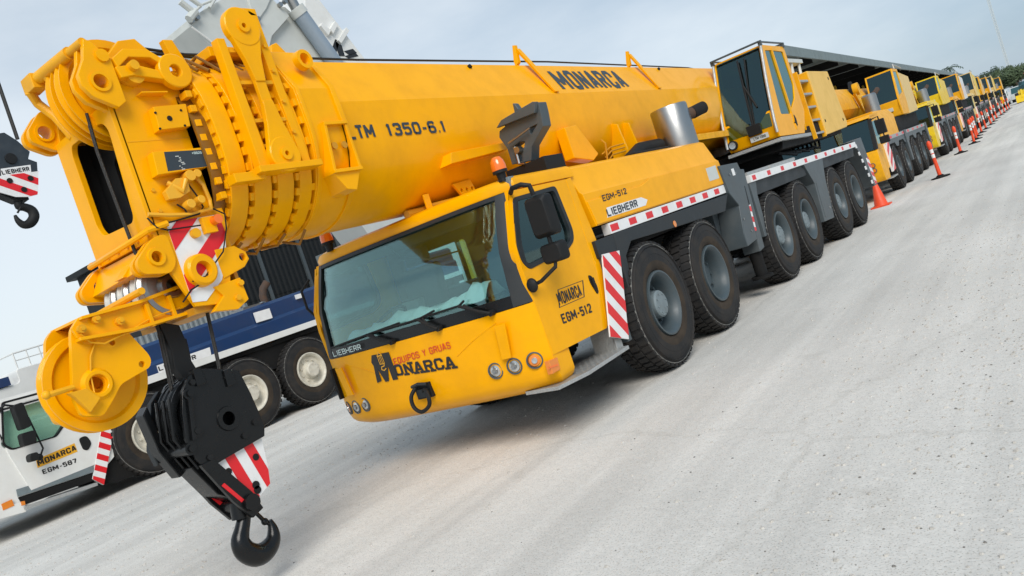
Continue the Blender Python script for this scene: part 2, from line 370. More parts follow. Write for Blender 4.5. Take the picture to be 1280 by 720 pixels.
# ================================================================ wheels
DUST = mat('dusty_rubber', (.032, .024, .017), .85, spec=.3, noise=(5, .8, (.07, .052, .036)))
CHALK = mat('chalky_wear', (.20, .195, .18), .9, noise=(14, .9, (.02, .02, .02)))
def tyre_mesh(r, wd, treads=46):
    """axis along +x, outer face at x=0, width wd inward"""
    b = MB()
    rr = r*.50
    prof = [(-.03, rr), (-.005, rr+.03), (.006, r*.60), (.006, r*.66), (.004, r*.76), (-.004, r*.86), (-.03, r*.935), (-.06, r*.965), (-wd*.5, r*.972), (-wd+.06, r*.965), (-wd+.03, r*.935), (-wd, r*.8), (-wd+.03, rr), (-wd*.5, rr)]
    b.lathe(prof, (0, 0, 0), (1, 0, 0), 44, closed=True)
    for f in b.bm.faces:
        c = f.calc_center_median()
        if c.x > -.03 and math.hypot(c.y, c.z) < r*.70: f.material_index = 2
    for k in (.76, .885): b.lathe([(-.012, r*k-.008), (.006, r*k), (-.012, r*k+.008)], (0, 0, 0), (1, 0, 0), 44, closed=True)
    b.mi = 1
    b.lathe([(-.028, r*.936), (-.016, r*.93), (-.02, r*.918), (-.03, r*.925)], (0, 0, 0), (1, 0, 0), 44, closed=True)
    b.mi = 0
    n = treads
    for i in range(n):
        for j, (x0, x1, ph) in enumerate(((-.02, -.12, 0), (-.135, -wd*.5-.03, .5), (-wd*.5-.045, -wd+.135, 0), (-wd+.12, -wd+.02, .5))):
            a0 = 6.28318*(i+ph)/n; a1 = a0+6.28318*.64/n; sk = 6.28318*.16/n
            lo = .93 if j in (0, 3) else .96
            def P(x, a, q): return (x, r*q*math.cos(a), r*q*math.sin(a))
            ta = .988 if j in (0, 3) else 1.
            xa, xb = (x0, x1)
            oa = .972 if j == 0 else ta; ob = .972 if j == 3 else ta
            b.hexa([P(xa, a0, lo), P(xb, a0+sk, lo), P(xb, a1+sk, lo), P(xa, a1, lo), P(xa, a0, oa), P(xb, a0+sk, ob), P(xb, a1+sk, ob), P(xa, a1, oa)])
    return b
def wheel_parts(r, wd, rim_m, hub_m, deep=True, treads=46):
    rr = r*.50
    t = tyre_mesh(r, wd, treads).build('tyre', [RUB, CHALK, DUST])
    b = MB()
    dish = -.19 if deep else -.09
    b.lathe([(dish-.06, .003), (dish-.06, rr-.09), (-.06, rr-.01), (-.035, rr+.005), (.004, rr+.002), (.006, rr-.018), (-.012, rr-.035), (-.03, rr-.05), (-.09, rr-.07), (dish, rr-.085), (dish-.01, rr*.52), (dish+.03, rr*.46), (dish+.03, .01)], (0, 0, 0), (1, 0, 0), 36)
    for i in range(10):
        a = 6.283*i/10
        b.cyl((dish-.01, rr*.62*math.cos(a), rr*.62*math.sin(a)), (dish+.03, rr*.62*math.cos(a), rr*.62*math.sin(a)), .017, 6)
    rim = b.build('wheel', rim_m)
    h = MB().lathe([(dish, rr*.44), (dish+.13, rr*.42), (dish+.148, rr*.37), (dish+.15, .01)], (0, 0, 0), (1, 0, 0), 24)
    for i in range(8):
        a = 6.283*i/8; h.cyl((dish+.14, rr*.3*math.cos(a), rr*.3*math.sin(a)), (dish+.158, rr*.3*math.cos(a), rr*.3*math.sin(a)), .01, 6)
    hub = h.build('hub', hub_m)
    for o in (t, hub): o.parent = rim
    return rim
def put_wheels(proto, parent, xs, ys, z, skip=lambda s, i: False, no_hub=()):
    """copies the prototype wheel and its tyre and hub to every axle end"""
    first = True
    for s in (1, -1):
        for i, y in enumerate(ys):
            if skip(s, i): continue
            o = proto if first else copy_tree(proto); first = False
            if i in no_hub:
                for ch in list(o.children):
                    if ch.name.startswith('hub'): bpy.data.objects.remove(ch)
            o.parent = parent; o.location = (xs*s-parent.location.x*0, y, z); o.rotation_euler = (0.37*i+.2 if s > 0 else 0, 0, 0 if s > 0 else math.pi)

# ================================================================ the foremost yellow crane
C1 = empty('mobile_crane', (0, 0, 0), 'foremost big yellow six axle mobile crane with its boom reaching over the cab', 'crane', 'yellow cranes parked in a row')
AX = (0, 1.61, 4.65, 6.2, 8.7, 10.23)
put_wheels(wheel_parts(.725, .42, RIM, HUB), C1, 1.5, AX, .725, no_hub=(1, 5))
# chassis
MB().box((-.62, -1.9, .8), (.62, 12.6, 1.35)).box((-1.35, -.9, 1.42), (1.3, 12.6, 1.62)).box((-.5, -2.0, .62), (.5, -1.2, .9)).build('chassis', UND, C1, .02)
for y in AX: MB().cyl((-1.1, y, .725), (1.1, y, .725), .1, 12).ball((0, y, .725), .24).build('axle', UND, C1)
# --- cab
YC = ((.50, -2.26), (.56, -2.35), (.63, -2.40), (.80, -2.42), (1.30, -2.42), (1.84, -2.36), (2.28, -2.17), (2.43, -2.08))
def fy(x, z):
    for (z0, a), (z1, b_) in zip(YC, YC[1:]):
        if z <= z1 or z1 == YC[-1][0]:
            t = max(0, (z-z0)/(z1-z0)); y = a+(b_-a)*t; break
    return y+.13*(abs(x)/1.42)**4+.05*(abs(x)/1.42)**12
def front_sheet(b, x0, x1, z0, z1, nx=16, nz=6, d=0., th=.03, xs=None):
    """curved panel that follows the cab front, offset d outward, thickness th"""
    ga, gb = [], []
    for k in range(nz+1):
        z = z0+(z1-z0)*k/nz
        ga.append([b.bm.verts.new((x0+(x1-x0)*i/nx, fy(x0+(x1-x0)*i/nx, z)-d, z)) for i in range(nx+1)])
        gb.append([b.bm.verts.new((x0+(x1-x0)*i/nx, fy(x0+(x1-x0)*i/nx, z)-d+th, z)) for i in range(nx+1)])
    for g_, in ((ga,), (gb,)):
        for k in range(nz):
            for i in range(nx): b._f([g_[k][i], g_[k][i+1], g_[k+1][i+1], g_[k+1][i]])
    for i in range(nx):
        for k in (0, nz): b._f([ga[k][i], ga[k][i+1], gb[k][i+1], gb[k][i]])
    for k in range(nz):
        for i in (0, nx): b._f([ga[k][i], ga[k+1][i], gb[k+1][i], gb[k][i]])
    return b
# bumper: curved front face, returns and underside
b = MB(); rings = []
for z in (.50, .53, .56, .60, .65, .72, .80, .95, 1.1, 1.25, 1.30):
    k = max(0, (.58-z))*1.2
    pts = [(-1.42+k+(2.84-2*k)*i/24, 0) for i in range(25)]
    ring = [(x, fy(x, z)+(k*.6), z) for x, _ in pts]+[(1.40-k, -1.93, z), (.9, -1.88, z), (-.9, -1.88, z), (-1.40+k, -1.93, z)]
    rings.append(ring)
bump = b.loft(rings).build('front_panel', YEL, C1, .006)
for s in (-1, 1):
    b = MB(); b.hexa([(s*1.02, -2.433, .89), (s*1.12, -2.425, .89), (s*1.12, -2.41, .89), (s*1.02, -2.41, .89), (s*1.06, -2.436, 1.2), (s*1.17, -2.425, 1.2), (s*1.17, -2.40, 1.2), (s*1.06, -2.41, 1.2)])
    b.build('recess_rib', YEL, C1, .008)
MB().box((-1.355, -2.345, .86), (-1.325, -2.2, 1.2)).build('air_slot', HOL, C1)
for i in range(2):       # pressed diagonal creases in the panel
    s = (-1, 1)[i]
    MB().tube([(s*1.05, fy(s*1.05, 1.22)-.001, 1.22), (s*.75, fy(.75, 1.12)-.001, 1.12), (s*.52, fy(.52, 1.02)-.001, 1.02)], .006, 6).build('crease', YEL, C1)
# lamps: two white and one amber each side
for x, z, amb in ((.885, .804, 0), (1.085, .804, 0), (1.275, .806, 1), (-1.30, .745, 1), (-1.115, .748, 0), (-.935, .757, 0)):
    y = fy(x, z)
    c = Vector((x, y+.012, z)); slope = Vector((.55 if x > 1.2 else -.55 if x < -1.2 else .22*(1 if x > 0 else -1), -1, 0)).normalized()
    hl = MB().lathe([(-.02, .078), (.018, .076), (.02, .064), (-.004, .06), (-.02, .05)], c, slope, 24).build('headlight', GRY, C1)
    MB().lathe([(.0, .062), (.016, .05), (.022, .02), (.024, .001)], c, slope, 20).build('lens', AMB if amb else LMP, hl)
    MB().lathe([(.016, .028), (.03, .026), (.03, .014), (.024, .001)], c+slope*.004, slope, 16).build('bulb', LMP if amb else STL, hl)
ind = MB().prism([(-2.336,0.780),(-2.195,0.767),(-2.207,0.659),(-2.343,0.658)], 'x', 1.385, 1.437).build('indicator', AMB, C1, .008)
MB().prism([(-2.382,0.733),(-2.231,0.715),(-2.227,0.699),(-2.378,0.717)], 'x', 1.437, 1.442).build('indicator_bar', ORG, ind)
# tow coupling with hose
cb = MB().box((-.115, -2.45, .70), (.09, -2.37, .85)).build('tow_coupling', MBK, C1, .01)
MB().tube(smooth_path([(-.07, -2.47, .83), (-.11, -2.53, .76), (-.10, -2.55, .66), (-.02, -2.55, .60), (.08, -2.53, .64), (.10, -2.52, .72), (.06, -2.49, .79), (.0, -2.47, .77)]), .02, 8).build('hose', MBK, cb)
MB().tube([(-.12, -2.47, .84), (.0, -2.5, .86), (.08, -2.47, .84)], .017, 8).box((-.06, -2.49, .72), (.06, -2.44, .80)).build('coupling_pin', DGR, cb)
# windscreen, dark lower band, pillars, roof
front_sheet(MB(), -1.27, 1.27, 1.40, 2.275, th=.012, d=-.02).build('windscreen', GLS, C1, recalc=True)
front_sheet(MB(), -1.29, 1.29, 1.303, 1.41, d=.003, th=.03).build('windscreen_band', BLK, C1, .004)
for s in (-1, 1):
    front_sheet(MB(), s*1.25, s*1.415, 1.305, 2.30, nx=5, d=.004, th=.06).build('pillar', DGR, C1, .006)
front_sheet(MB(), -1.27, 1.27, 2.262, 2.30, d=.0, th=.04).build('window_seal', DGR, C1)
rings = []
for z, k in ((2.302, 0), (2.36, -.006), (2.405, .03), (2.425, .10), (2.43, .2)):
    rings.append([(-1.42*(1-k*.3)+(2.84*(1-k*.3))*i/24, fy((-1.42+2.84*i/24), 2.33)+k*.6, z) for i in range(25)]+[(1.42*(1-k*.3), -.90-k*.2, z), (-1.42*(1-k*.3), -.90-k*.2, z)])
MB().loft(rings).build('cab_roof', YEL, C1, .006)
for s in (-1, 1): MB().box((s*1.27, -1.985, 2.31), (s*1.40, -1.90, 2.425)).build('roof_corner', HUB, C1, .01)
# cab side walls with a window opening; the door is a plate of its own, 12 mm proud
WIN = [(-2.06, 2.225), (-1.31, 2.25), (-1.255, 1.79), (-1.30, 1.69), (-1.44, 1.63), (-2.16, 1.575), (-2.235, 1.66), (-2.235, 1.80)]
WIN = rounded(WIN, .05)
WINI = rounded([(-2.03, 2.19), (-1.36, 2.21), (-1.31, 1.80), (-1.35, 1.71), (-1.45, 1.67), (-2.14, 1.62), (-2.19, 1.68), (-2.19, 1.81)], .05)
DOOR = [(-2.225, .80), (-1.215, .775), (-1.06, 1.33), (-1.085, 2.29), (-2.03, 2.29), (-2.24, 1.84), (-2.262, 1.62), (-2.245, 1.285)]
for s in (-1, 1):
    xo, xi = s*1.385, s*1.34
    MB().prism([(-2.2, .815), (-.95, .80), (-.85, 1.5), (-.97, 2.31), (-2.03, 2.31), (-2.21, 1.84), (-2.23, 1.62), (-2.2, 1.285)], 'x', xi, xo, [shrink(WIN, 1.03)]).build('cab_wall', YEL, C1)
    MB().prism([(-1.195, .785), (-.97, .79), (-.845, 1.5), (-.965, 2.30), (-1.07, 2.29), (-1.045, 1.33)], 'x', xi, s*1.418).build('rear_pillar', YEL, C1, .012)
    d = MB().prism(DOOR, 'x', s*1.375, s*1.423, [WIN]).build('door', YEL, C1, .006)
    MB().prism(WIN, 'x', s*1.37, s*1.430, [WINI]).build('window_frame', DGR, d, .004)
    MB().prism(shrink(WINI, 1.01), 'x', s*1.385, s*1.393).build('window', GLD, d)
    if s > 0:
        hp = rounded([(-1.255, 1.33), (-1.20, 1.31), (-1.155, 1.2), (-1.165, 1.13), (-1.20, 1.12), (-1.26, 1.25)], .04)
        MB().prism(hp, 'x', 1.42, 1.432).box((1.43, -1.235, 1.19), (1.445, -1.19, 1.29)).build('handle', MBK, d, .006)
        fr = [(-1.838,1.315),(-1.363,1.303),(-1.432,1.148),(-1.908,1.155)]
        MB().prism(fr, 'x', 1.4225, 1.4245, [shrink(fr, .93)]).build('sign_frame', INK, d, smooth=0)
        side_text('MONARCA', INK, d, 1.4235, [(-1.890,1.174),(-1.461,1.164),(-1.838,1.292)], .015)
        side_text('EGM-512', INK, d, 1.4235, [(-1.928,1.007),(-1.380,0.982),(-1.894,1.098)], .012)
MB().prism([(-1.34, .9), (1.34, .9), (1.34, 2.30), (-1.34, 2.30)], 'y', -1.0, -.93, [rounded([(-1.15, 1.5), (-.1, 1.5), (-.1, 2.1), (-1.15, 2.1)], .06)]).build('cab_rear_wall', MATS['grey_paint'], C1)
MB().box((-1.17, -.96, 1.48), (-.08, -.95, 2.12)).build('rear_window', GLS, C1)
# interior: floor, dashboard, seats, wheel, folded white cloth on the dashboard
MB().box((-1.33, -2.15, .86), (1.33, -1.0, .92)).build('cab_floor', INT, C1)
MB().prism([(-2.30, 1.25), (-1.85, 1.25), (-1.83, 1.36), (-1.95, 1.42), (-2.27, 1.40)], 'x', -1.26, 1.26).build('dashboard', INT, C1, .02)
b = MB(); n = 40; random.seed(3)
rows = []
for j in range(7):
    row = []
    for i in range(n+1):
        x = -1.02+1.95*i/n; e = math.sin(j/6*math.pi)
        z = 1.445+e*(.075+.018*math.sin(i*.83+j*.9)+.03*math.sin(i*.29+j*.4+2)+.02*math.sin(i*1.7-j)+.13*max(0, (i/n-.62)))+random.uniform(-.009, .009)
        row.append(b.bm.verts.new((x, -2.27+.055*j+.02*math.sin(i*.5), z)))
    rows.append(row)
for j in range(6):
    for i in range(n): b._f([rows[j][i], rows[j][i+1], rows[j+1][i+1], rows[j+1][i]])
tag(b.build('folded_cloth', CLO, None, smooth=80), 'crumpled white cloth spread along the dashboard behind the yellow crane windscreen', 'cloth')
for x in (-.75, .75):
    st = MB().prism(rounded([(-1.62, .92), (-1.15, .92), (-1.1, 1.3), (-1.05, 1.95), (-1.17, 1.97), (-1.27, 1.38), (-1.64, 1.34)], .06), 'x', x-.26, x+.26).build('seat', SEA, C1, .03)
    MB().prism(rounded([(-1.2, 1.98), (-1.07, 1.98), (-1.05, 2.18), (-1.16, 2.18)], .04), 'x', x-.15, x+.15).build('headrest', SEA, st, .03)
b = MB(); b.lathe([(math.cos(a)*.018, .21+math.sin(a)*.018) for a in [6.283*i/8 for i in range(8)]], (-.75, -1.85, 1.50), (0, -.5, .85), 24, closed=True).cyl((-.75, -1.85, 1.5), (-.75, -2.0, 1.3), .03, 8).box((-.95, -1.86, 1.49), (-.55, -1.84, 1.51))
b.build('steering_wheel', MBK, C1)
MB().box((-1.2, -1.35, 1.15), (-.75, -1.02, 1.62)).build('locker', CRM, C1, .03)
MB().box((-.3, -1.75, 1.25), (.25, -1.35, 1.50)).build('console', CRM, C1, .04)
MB().prism([(-2.08, 2.29), (-1.6, 2.27), (-1.6, 2.19), (-2.06, 2.14)], 'x', -1.2, 1.24).build('sun_blind', INT, C1, .01)
MB().tube([(-.25, -2.07, 2.27), (-.05, -2.12, 2.08), (.35, -2.16, 1.96), (.75, -2.17, 1.94)], .008, 6).build('cable', MBK, C1)
# wipers lie on the band and the glass
for (px0, px1, pz) in ((.281, -.60, 1.515), (-.307, -1.18, 1.455), (1.05, .42, 1.50)):
    pass
for base, elb, tip0, tip1 in (((-.20, 1.315), (-.52, 1.452), (-1.20, 1.42), (-.05, 1.47)), ((.44, 1.318), (.22, 1.452), (-.40, 1.452), (.43, 1.485)), ((1.06, 1.318), (.74, 1.462), (.15, 1.455), (.80, 1.492))):
    def wp(p, d=.035): return (p[0], fy(p[0], p[1])-d, p[1])
    wi = MB().cyl(wp(base, .0), wp(base, .055), .028, 10).tube([wp(base, .05), wp(((base[0]*2+elb[0])/3, (base[1]*2+elb[1])/3), .06), wp(elb, .04)], .016, 6).build('wiper', MBK, C1)
    MB().tube([wp(base, .045), wp(((base[0]+elb[0])/2+.03, (base[1]+elb[1])/2-.02), .06), wp((elb[0]+.06, elb[1]-.005), .04)], .011, 6).build('wiper_link', MBK, wi)
    MB().tube([wp(tip0, .02), wp(((tip0[0]+elb[0])/2, (tip0[1]+elb[1])/2), .03), wp(elb, .03), wp(tip1, .02)], .011, 6).build('wiper_blade', MBK, wi)
# lettering on the front
Yf = -2.424
text('LIEBHERR', 'lettering', INKW, C1, (-1.18, fy(-1.18, 1.33)-.022, 1.325), (1, -.115, .0), (0, 0, 1), .52, .058, .0, .004)
text('EQUIPOS Y GRUAS', 'lettering', INKR, C1, (-.295, Yf, 1.085), (1, 0, .028), (0, 0, 1), .785, .066, -.008, .002)
text('ONARCA', 'lettering', INK, C1, (-.325, Yf, .975), (1, 0, -.07), (0, 0, 1), .80, .115, .022, .002, serif=True)
# the big M with a hook drawn inside it
mp_ = [(-.545, 1.235), (-.235, 1.225), (-.245, 1.17), (-.315, .942), (-.40, .945), (-.375, 1.10), (-.415, 1.10), (-.475, .945), (-.515, .945), (-.525, 1.12), (-.545, .96), (-.62, .955), (-.575, 1.12), (-.555, 1.15)]
mo = [(-.565, 1.238), (-.318, 1.226), (-.315, 1.19), (-.312, .940), (-.385, .945), (-.39, 1.10), (-.445, .945), (-.495, .945), (-.545, 1.09), (-.545, .965), (-.615, .953), (-.585, 1.13), (-.60, 1.17)]
MB().prism(mo, 'y', Yf-.001, Yf-.004).build('emblem', INK, C1, smooth=0)
def ribbon(pts, wd, y0, name, m, par):
    b = MB()
    P = [Vector((p[0], p[1])) for p in pts]
    for p, q in zip(P, P[1:]):
        d = (q-p).normalized(); n_ = Vector((-d.y, d.x))*wd*.5; p2 = p-d*wd*.3; q2 = q+d*wd*.3
        b.quad((p2.x-n_.x, y0, p2.y-n_.y), (q2.x-n_.x, y0, q2.y-n_.y), (q2.x+n_.x, y0, q2.y+n_.y), (p2.x+n_.x, y0, p2.y+n_.y)); y0 -= .0002
    return b.build(name, m, par, smooth=0, recalc=False)
YLET = mat('yellow_film', (.80, .40, .02), .4)
ribbon([(-.46, 1.252), (-.49, 1.215), (-.42, 1.215), (-.46, 1.252)], .009, Yf-.006, 'emblem_line', YLET, C1)
for dx in (-.03, -.01, .01, .03): ribbon([(-.455+dx, 1.215), (-.452+dx*1.1, 1.13)], .007, Yf-.006, 'emblem_line', YLET, C1)
ribbon([(-.48, 1.13), (-.425, 1.13), (-.435, 1.105), (-.475, 1.10), (-.485, 1.075), (-.455, 1.06), (-.42, 1.075)], .009, Yf-.006, 'emblem_line', YLET, C1)
# mirrors on the near side
for s in (1,):
    ar = MB().tube([(1.42, -2.06, 2.27), (1.50, -2.13, 2.30), (1.60, -2.13, 2.30), (1.66, -2.10, 2.27), (1.665, -2.09, 2.18)], .022, 8).build('mirror_arm', MBK, C1)
    MB().tube([(1.665, -2.08, 1.60), (1.66, -2.11, 1.53), (1.52, -2.18, 1.45), (1.40, -2.21, 1.43)], .018, 8).build('mirror_arm', MBK, C1)
    MB().tube([(1.665, -2.07, 1.80), (1.665, -2.07, 1.70)], .02, 8).build('mirror_arm', MBK, C1)
    def mirror(pts, dy):
        r0 = [(x, y, z) for x, y, z in pts]; c = Vector([sum(p[i] for p in r0)/len(r0) for i in range(3)])
        b = MB(); b.loft([r0, [tuple(Vector(p)+Vector((0, -dy*.7, 0))) for p in r0], [tuple(c+(Vector(p)-c)*.82+Vector((0, -dy, 0))) for p in r0]])
        o = b.build('mirror', MBK, C1, .012)
        MB().loft([[tuple(c+(Vector(p)-c)*.9+Vector((0, q, 0))) for p in r0] for q in (.001, .004)]).build('mirror_glass', LMP, o)
    def rect(x0, x1, z0, z1, y): return [(q[0], y, q[1]) for q in rounded([(x0, z0), (x1, z0), (x1, z1), (x0, z1)], .045)]
    mirror(rect(1.55, 1.78, 1.80, 2.165, -2.0), .14)
    mirror(rect(1.55, 1.78, 1.565, 1.74, -2.0), .13)
    MB().ball((1.455, -2.24, 1.44), .055, 10, 8, (1, .7, 1.2)).build('mirror_bracket', MBK, C1)
MB().tube([(-1.42, -2.15, 2.2), (-1.50, -2.24, 2.1), (-1.50, -2.24, 1.9), (-1.44, -2.22, 1.8)], .015, 8).build('mirror_arm', MBK, C1)
# beacons
for x, y in ((1.33, -1.98), (-1.0, -2.10)):
    bc = MB().lathe([(0, .04), (.045, .045), (.05, .07), (.075, .07), (.08, .06)], (x, y, 2.43), (0, 0, 1), 18).cyl((x, y, 2.40), (x, y, 2.45), .04, 10).build('beacon', MBK, C1)
    MB().lathe([(.075, .068), (.11, .07), (.16, .062), (.195, .04), (.205, .005)], (x, y, 2.43), (0, 0, 1), 20).build('beacon_lens', ORG, bc)
# step plate and its bracket
sp = MB().prism([(1.02, -2.26), (1.42, -2.30), (1.52, -1.92), (1.50, -1.06), (1.12, -1.02), (1.05, -1.9)], 'z', .50, .535).build('step', ALU, C1, .005)
b = MB()
for i in range(5):
    for j in range(16): b.box((1.14+.07*i+(j % 2)*.03, -1.88+.05*j, .534), (1.165+.07*i+(j % 2)*.03, -1.87+.05*j, .538))
tag(b.build('tread_pattern', ALU, sp), kind='stuff')
MB().prism([(-1.15, .52), (-1.02, .52), (-1.02, .95), (-1.12, .95)], 'x', 1.15, 1.42).build('step_bracket', ALU, C1, .006)
# red and white striped plate behind the door
striped('striped_plate', [(-.975, 1.435), (-.62, 1.42), (-.655, 1.0), (-.80, .62), (-1.0, .575), (-1.03, .62)] if False else [(-0.937,1.468),(-0.579,1.442),(-0.721,1.106),(-0.965,0.577),(-1.289,0.694)], 'x', 1.455, 1.472, C1, .215, (.78, .62), True)
MB().box((1.2, -.95, .55), (1.45, -.86, 1.62)).build('mud_flap', GRY, C1, .01)
MB().prism([(-.98, 1.44), (-.55, 1.43), (-.56, 1.62), (-.98, 1.62)], 'x', 1.2, 1.46).build('bracket_plate', DGR, C1, .012)
# --- engine cover: folded yellow hood
def hood(y0, y1, dy0=0., dy1=0.):
    sec = [(1.45, 1.755), (1.45, 2.10), (1.425, 2.135), (1.36, 2.395), (1.31, 2.425), (.5, 2.44), (.5, 1.755)]
    r0 = [(x, y0+(z-1.755)*dy0, z) for x, z in sec]; r1 = [(x, y1+(z-1.755)*dy1, z) for x, z in sec]
    return MB().loft([r0, r1])
hd = hood(-.83, 3.06, -.22, -.22).build('engine_cover', YEL, C1, .012)
MB().prism([(-.82, 1.765), (-.88, 2.02), (.40, 2.035), (.70, 2.095), (2.98, 2.10), (3.05, 1.765)], 'x', 1.44, 1.462).build('pressed_panel', YEL, hd, .012)
side_text('EGM-512', INK, hd, 1.4625, [(-0.564,1.975),(0.012,1.989),(-0.537,2.042)], .012)
lp = [(-0.586,1.803),(0.359,1.805),(0.443,1.861),(0.306,1.908),(-0.536,1.905)]
MB().prism(lp, 'x', 1.461, 1.464).build('name_plate', WFI, hd, smooth=0)
side_text('LIEBHERR', INKG, hd, 1.464, [(-0.571,1.810),(0.171,1.818),(-0.534,1.892)], .025)
MB().prism([(2.437,2.033),(2.811,2.041),(2.807,1.856),(2.432,1.853)], 'x', 1.461, 1.4645).build('data_plate', CRM, hd, smooth=0)
# fender skirt, reflective strip
MB().prism([(-.57, 1.625), (2.92, 1.61), (2.64, 1.40), (1.2, 1.44), (-.25, 1.49), (-.46, 1.36), (-.52, 1.1), (-.62, .85), (-.62, 1.3)], 'x', 1.36, 1.468).build('fender', DGR, C1, .015)
MB().box((.6, -.55, 1.5), (1.36, 2.85, 1.6)).build('fender_top', UND, C1)
def reflective(y0, z0, y1, z1, h, n, par=C1, x=1.452, f=.42, ph=.3):
    st = MB().prism([(y0, z0), (y1, z1), (y1, z1+h), (y0, z0+h)], 'x', 1.36, x).build('reflective_strip', WFI, par, .004)
    for i in range(n):
        a = (i+ph)/n; c = (i+ph+f)/n
        q = lambda t: (y0+(y1-y0)*t, z0+(z1-z0)*t)
        (ya, za), (yb, zb) = q(a), q(c)
        MB().prism([(ya, za+h*.18), (yb, zb+h*.18), (yb, zb+h*.82), (ya, za+h*.82)], 'x', x, x+.002).build('reflector', RED, st, smooth=0)
reflective(-.59, 1.63, 2.92, 1.635, .115, 8, f=.40, ph=.05)
# front outrigger box
ob = MB().prism([(2.86, 2.02), (3.62, 2.0), (3.66, 1.9), (3.44, .85), (3.0, .82), (3.0, 1.02), (3.16, 1.4), (2.93, 1.62)], 'x', 1.15, 1.49).build('outrigger_box', GRY, C1, .02)
MB().box((-1.45, 2.95, .95), (1.15, 3.45, 1.55)).build('outrigger_beam', GRY, C1, .015)
MB().prism([(3.68, 1.9), (3.90, 1.88), (3.72, .68), (3.50, .66)], 'x', 1.2, 1.46).build('outrigger_jack', GRY, ob, .02)
MB().cyl((1.33, 3.62, .30), (1.33, 3.62, .7), .09, 14).cyl((1.33, 3.62, .26), (1.33, 3.62, .3), .16, 14).build('jack_foot', UND, ob)
striped('warning_plate', [(3.444,1.353),(3.670,1.358),(3.585,0.963),(3.372,0.975)], 'x', 1.462, 1.468, ob, .16, (.2, 1))
b = MB()
for y, z in ((3.15, 1.86), (3.15, 1.2), (3.40, 1.86), (3.3, 1.0)): b.cyl((1.488, y, z), (1.50, y, z), .018, 6)
b.build('bolt', STL, ob)
MB().box((1.49, 3.28, 1.83), (1.495, 3.38, 1.93)).build('pictogram', WFI, ob, smooth=0)
MB().prism([(3.52, 1.65), (3.66, 1.64), (3.62, 1.35), (3.5, 1.36)], 'x', 1.455, 1.48).build('control_box', MBK, ob, .01)
# rear deck: strip, dark skirts, triangular supports, rear frame
reflective(3.95, 1.655, 11.5, 1.63, .115, 10, f=.22, ph=.12, x=1.492)
MB().box((-1.40, 3.75, 1.55), (1.36, 12.0, 1.74)).build('deck', UND, C1, .02)
def skirt(y0, y1):
    n = 14; o = []; b = MB()
    lo = [(y0+(y1-y0)*i/n, 1.44+.025*math.sin(i*1.9)) for i in range(n+1)]
    rings = []
    for k in range(6):
        z = 1.645-.2*k/5
        rings.append([(1.44+.012*math.sin(i*2.3+k)+.01*math.sin(i*1.1), y, z) for i, (y, _) in enumerate(lo)]+[(1.40, y, z) for y, _ in reversed(lo)])
    return b.loft(rings).build('mud_guard', DGR, C1, smooth=60)
skirt(4.02, 7.2); skirt(8.1, 11.3)
MB().prism([(3.90, 1.65), (4.22, 1.65), (4.10, 1.45), (4.02, .82), (3.86, .82)], 'x', 1.2, 1.47).build('fender_bracket', GRY, C1, .01)
sup = MB().prism([(6.95, 1.65), (8.35, 1.64), (8.10, 1.25), (7.88, .50), (7.16, .53), (7.28, 1.25)], 'x', 1.18, 1.486).build('fender_bracket', GRY, C1, .012)
MB().prism([(7.36, 1.25), (8.0, 1.24), (7.80, .58), (7.28, .60)], 'x', 1.485, 1.492).build('hatch', GRY, sup, .004)
MB().cyl((1.49, 7.75, .72), (1.50, 7.75, .72), .025, 8).build('bolt', STL, sup)
rf = MB().prism([(11.35, 1.78), (12.3, 1.80), (12.55, .62), (12.15, .62), (11.85, 1.3)], 'x', 1.2, 1.48).build('rear_frame', GRY, C1, .012)
striped('warning_plate', [(12.15, 1.3), (12.4, 1.3), (12.5, .65), (12.28, .65)], 'x', 1.478, 1.486, rf, .2, (.3, 1))
for i in range(6):
    z = 1.68-.18*i; y = 11.42+.10*i
    MB().prism([(y, z), (y+.16, z), (y+.18, z-.085), (y+.02, z-.085)], 'x', 1.479, 1.489).build('marker_tape', WFI, rf, smooth=0)
MB().box((-1.4, 12.2, .9), (1.4, 12.6, 1.75)).build('rear_beam', GRY, C1, .015)
for y in AX[1:]:
    pass
MB().cyl((1.47, .93, 1.49), (1.475, .93, 1.49), .04, 10).build('side_marker', AMB, C1)

# ================================================================ superstructure of the foremost crane
MB().cyl((0, 7.6, 1.74), (0, 7.6, 2.02), .95, 40).build('slewing_ring', UND, C1)
ut = MB().prism([(6.3, 2.02), (11.0, 2.02), (11.0, 2.25), (9.6, 2.4), (6.5, 2.2)], 'x', -1.25, 1.40).build('turntable', UND, C1, .02)
MB().box((-.62, 7.0, 2.2), (-.55, 10.6, 3.6)).box((.50, 7.2, 2.2), (.6, 10.6, 3.3)).build('side_frame', YEL2, C1, .02)
# operator cab
cprof = [(6.72, 3.90), (6.38, 3.2), (6.16, 2.62), (6.10, 2.40), (6.16, 2.24), (7.75, 2.20), (8.2, 2.62), (8.16, 3.90)]
cx0, cx1 = .56, 1.47
sw = [(6.86, 3.80), (7.28, 3.81), (8.0, 3.80), (8.03, 3.15), (7.80, 2.88), (7.2, 2.60), (6.62, 2.62)]
fw = None
b = MB()
for x0, x1 in ((cx0, cx0+.04), (cx1-.04, cx1)): b.prism(cprof, 'x', x0, x1, [rounded(sw, .05)])
b.prism([(8.12, 2.25), (8.18, 2.62), (8.15, 3.88), (8.10, 3.88)], 'x', cx0+.04, cx1-.04)
b.prism([(6.72, 3.86), (8.16, 3.86), (8.16, 3.90), (6.72, 3.90)], 'x', cx0+.04, cx1-.04)
b.prism([(6.19, 2.24), (7.75, 2.22), (7.75, 2.27), (6.19, 2.30)], 'x', cx0+.04, cx1-.04)
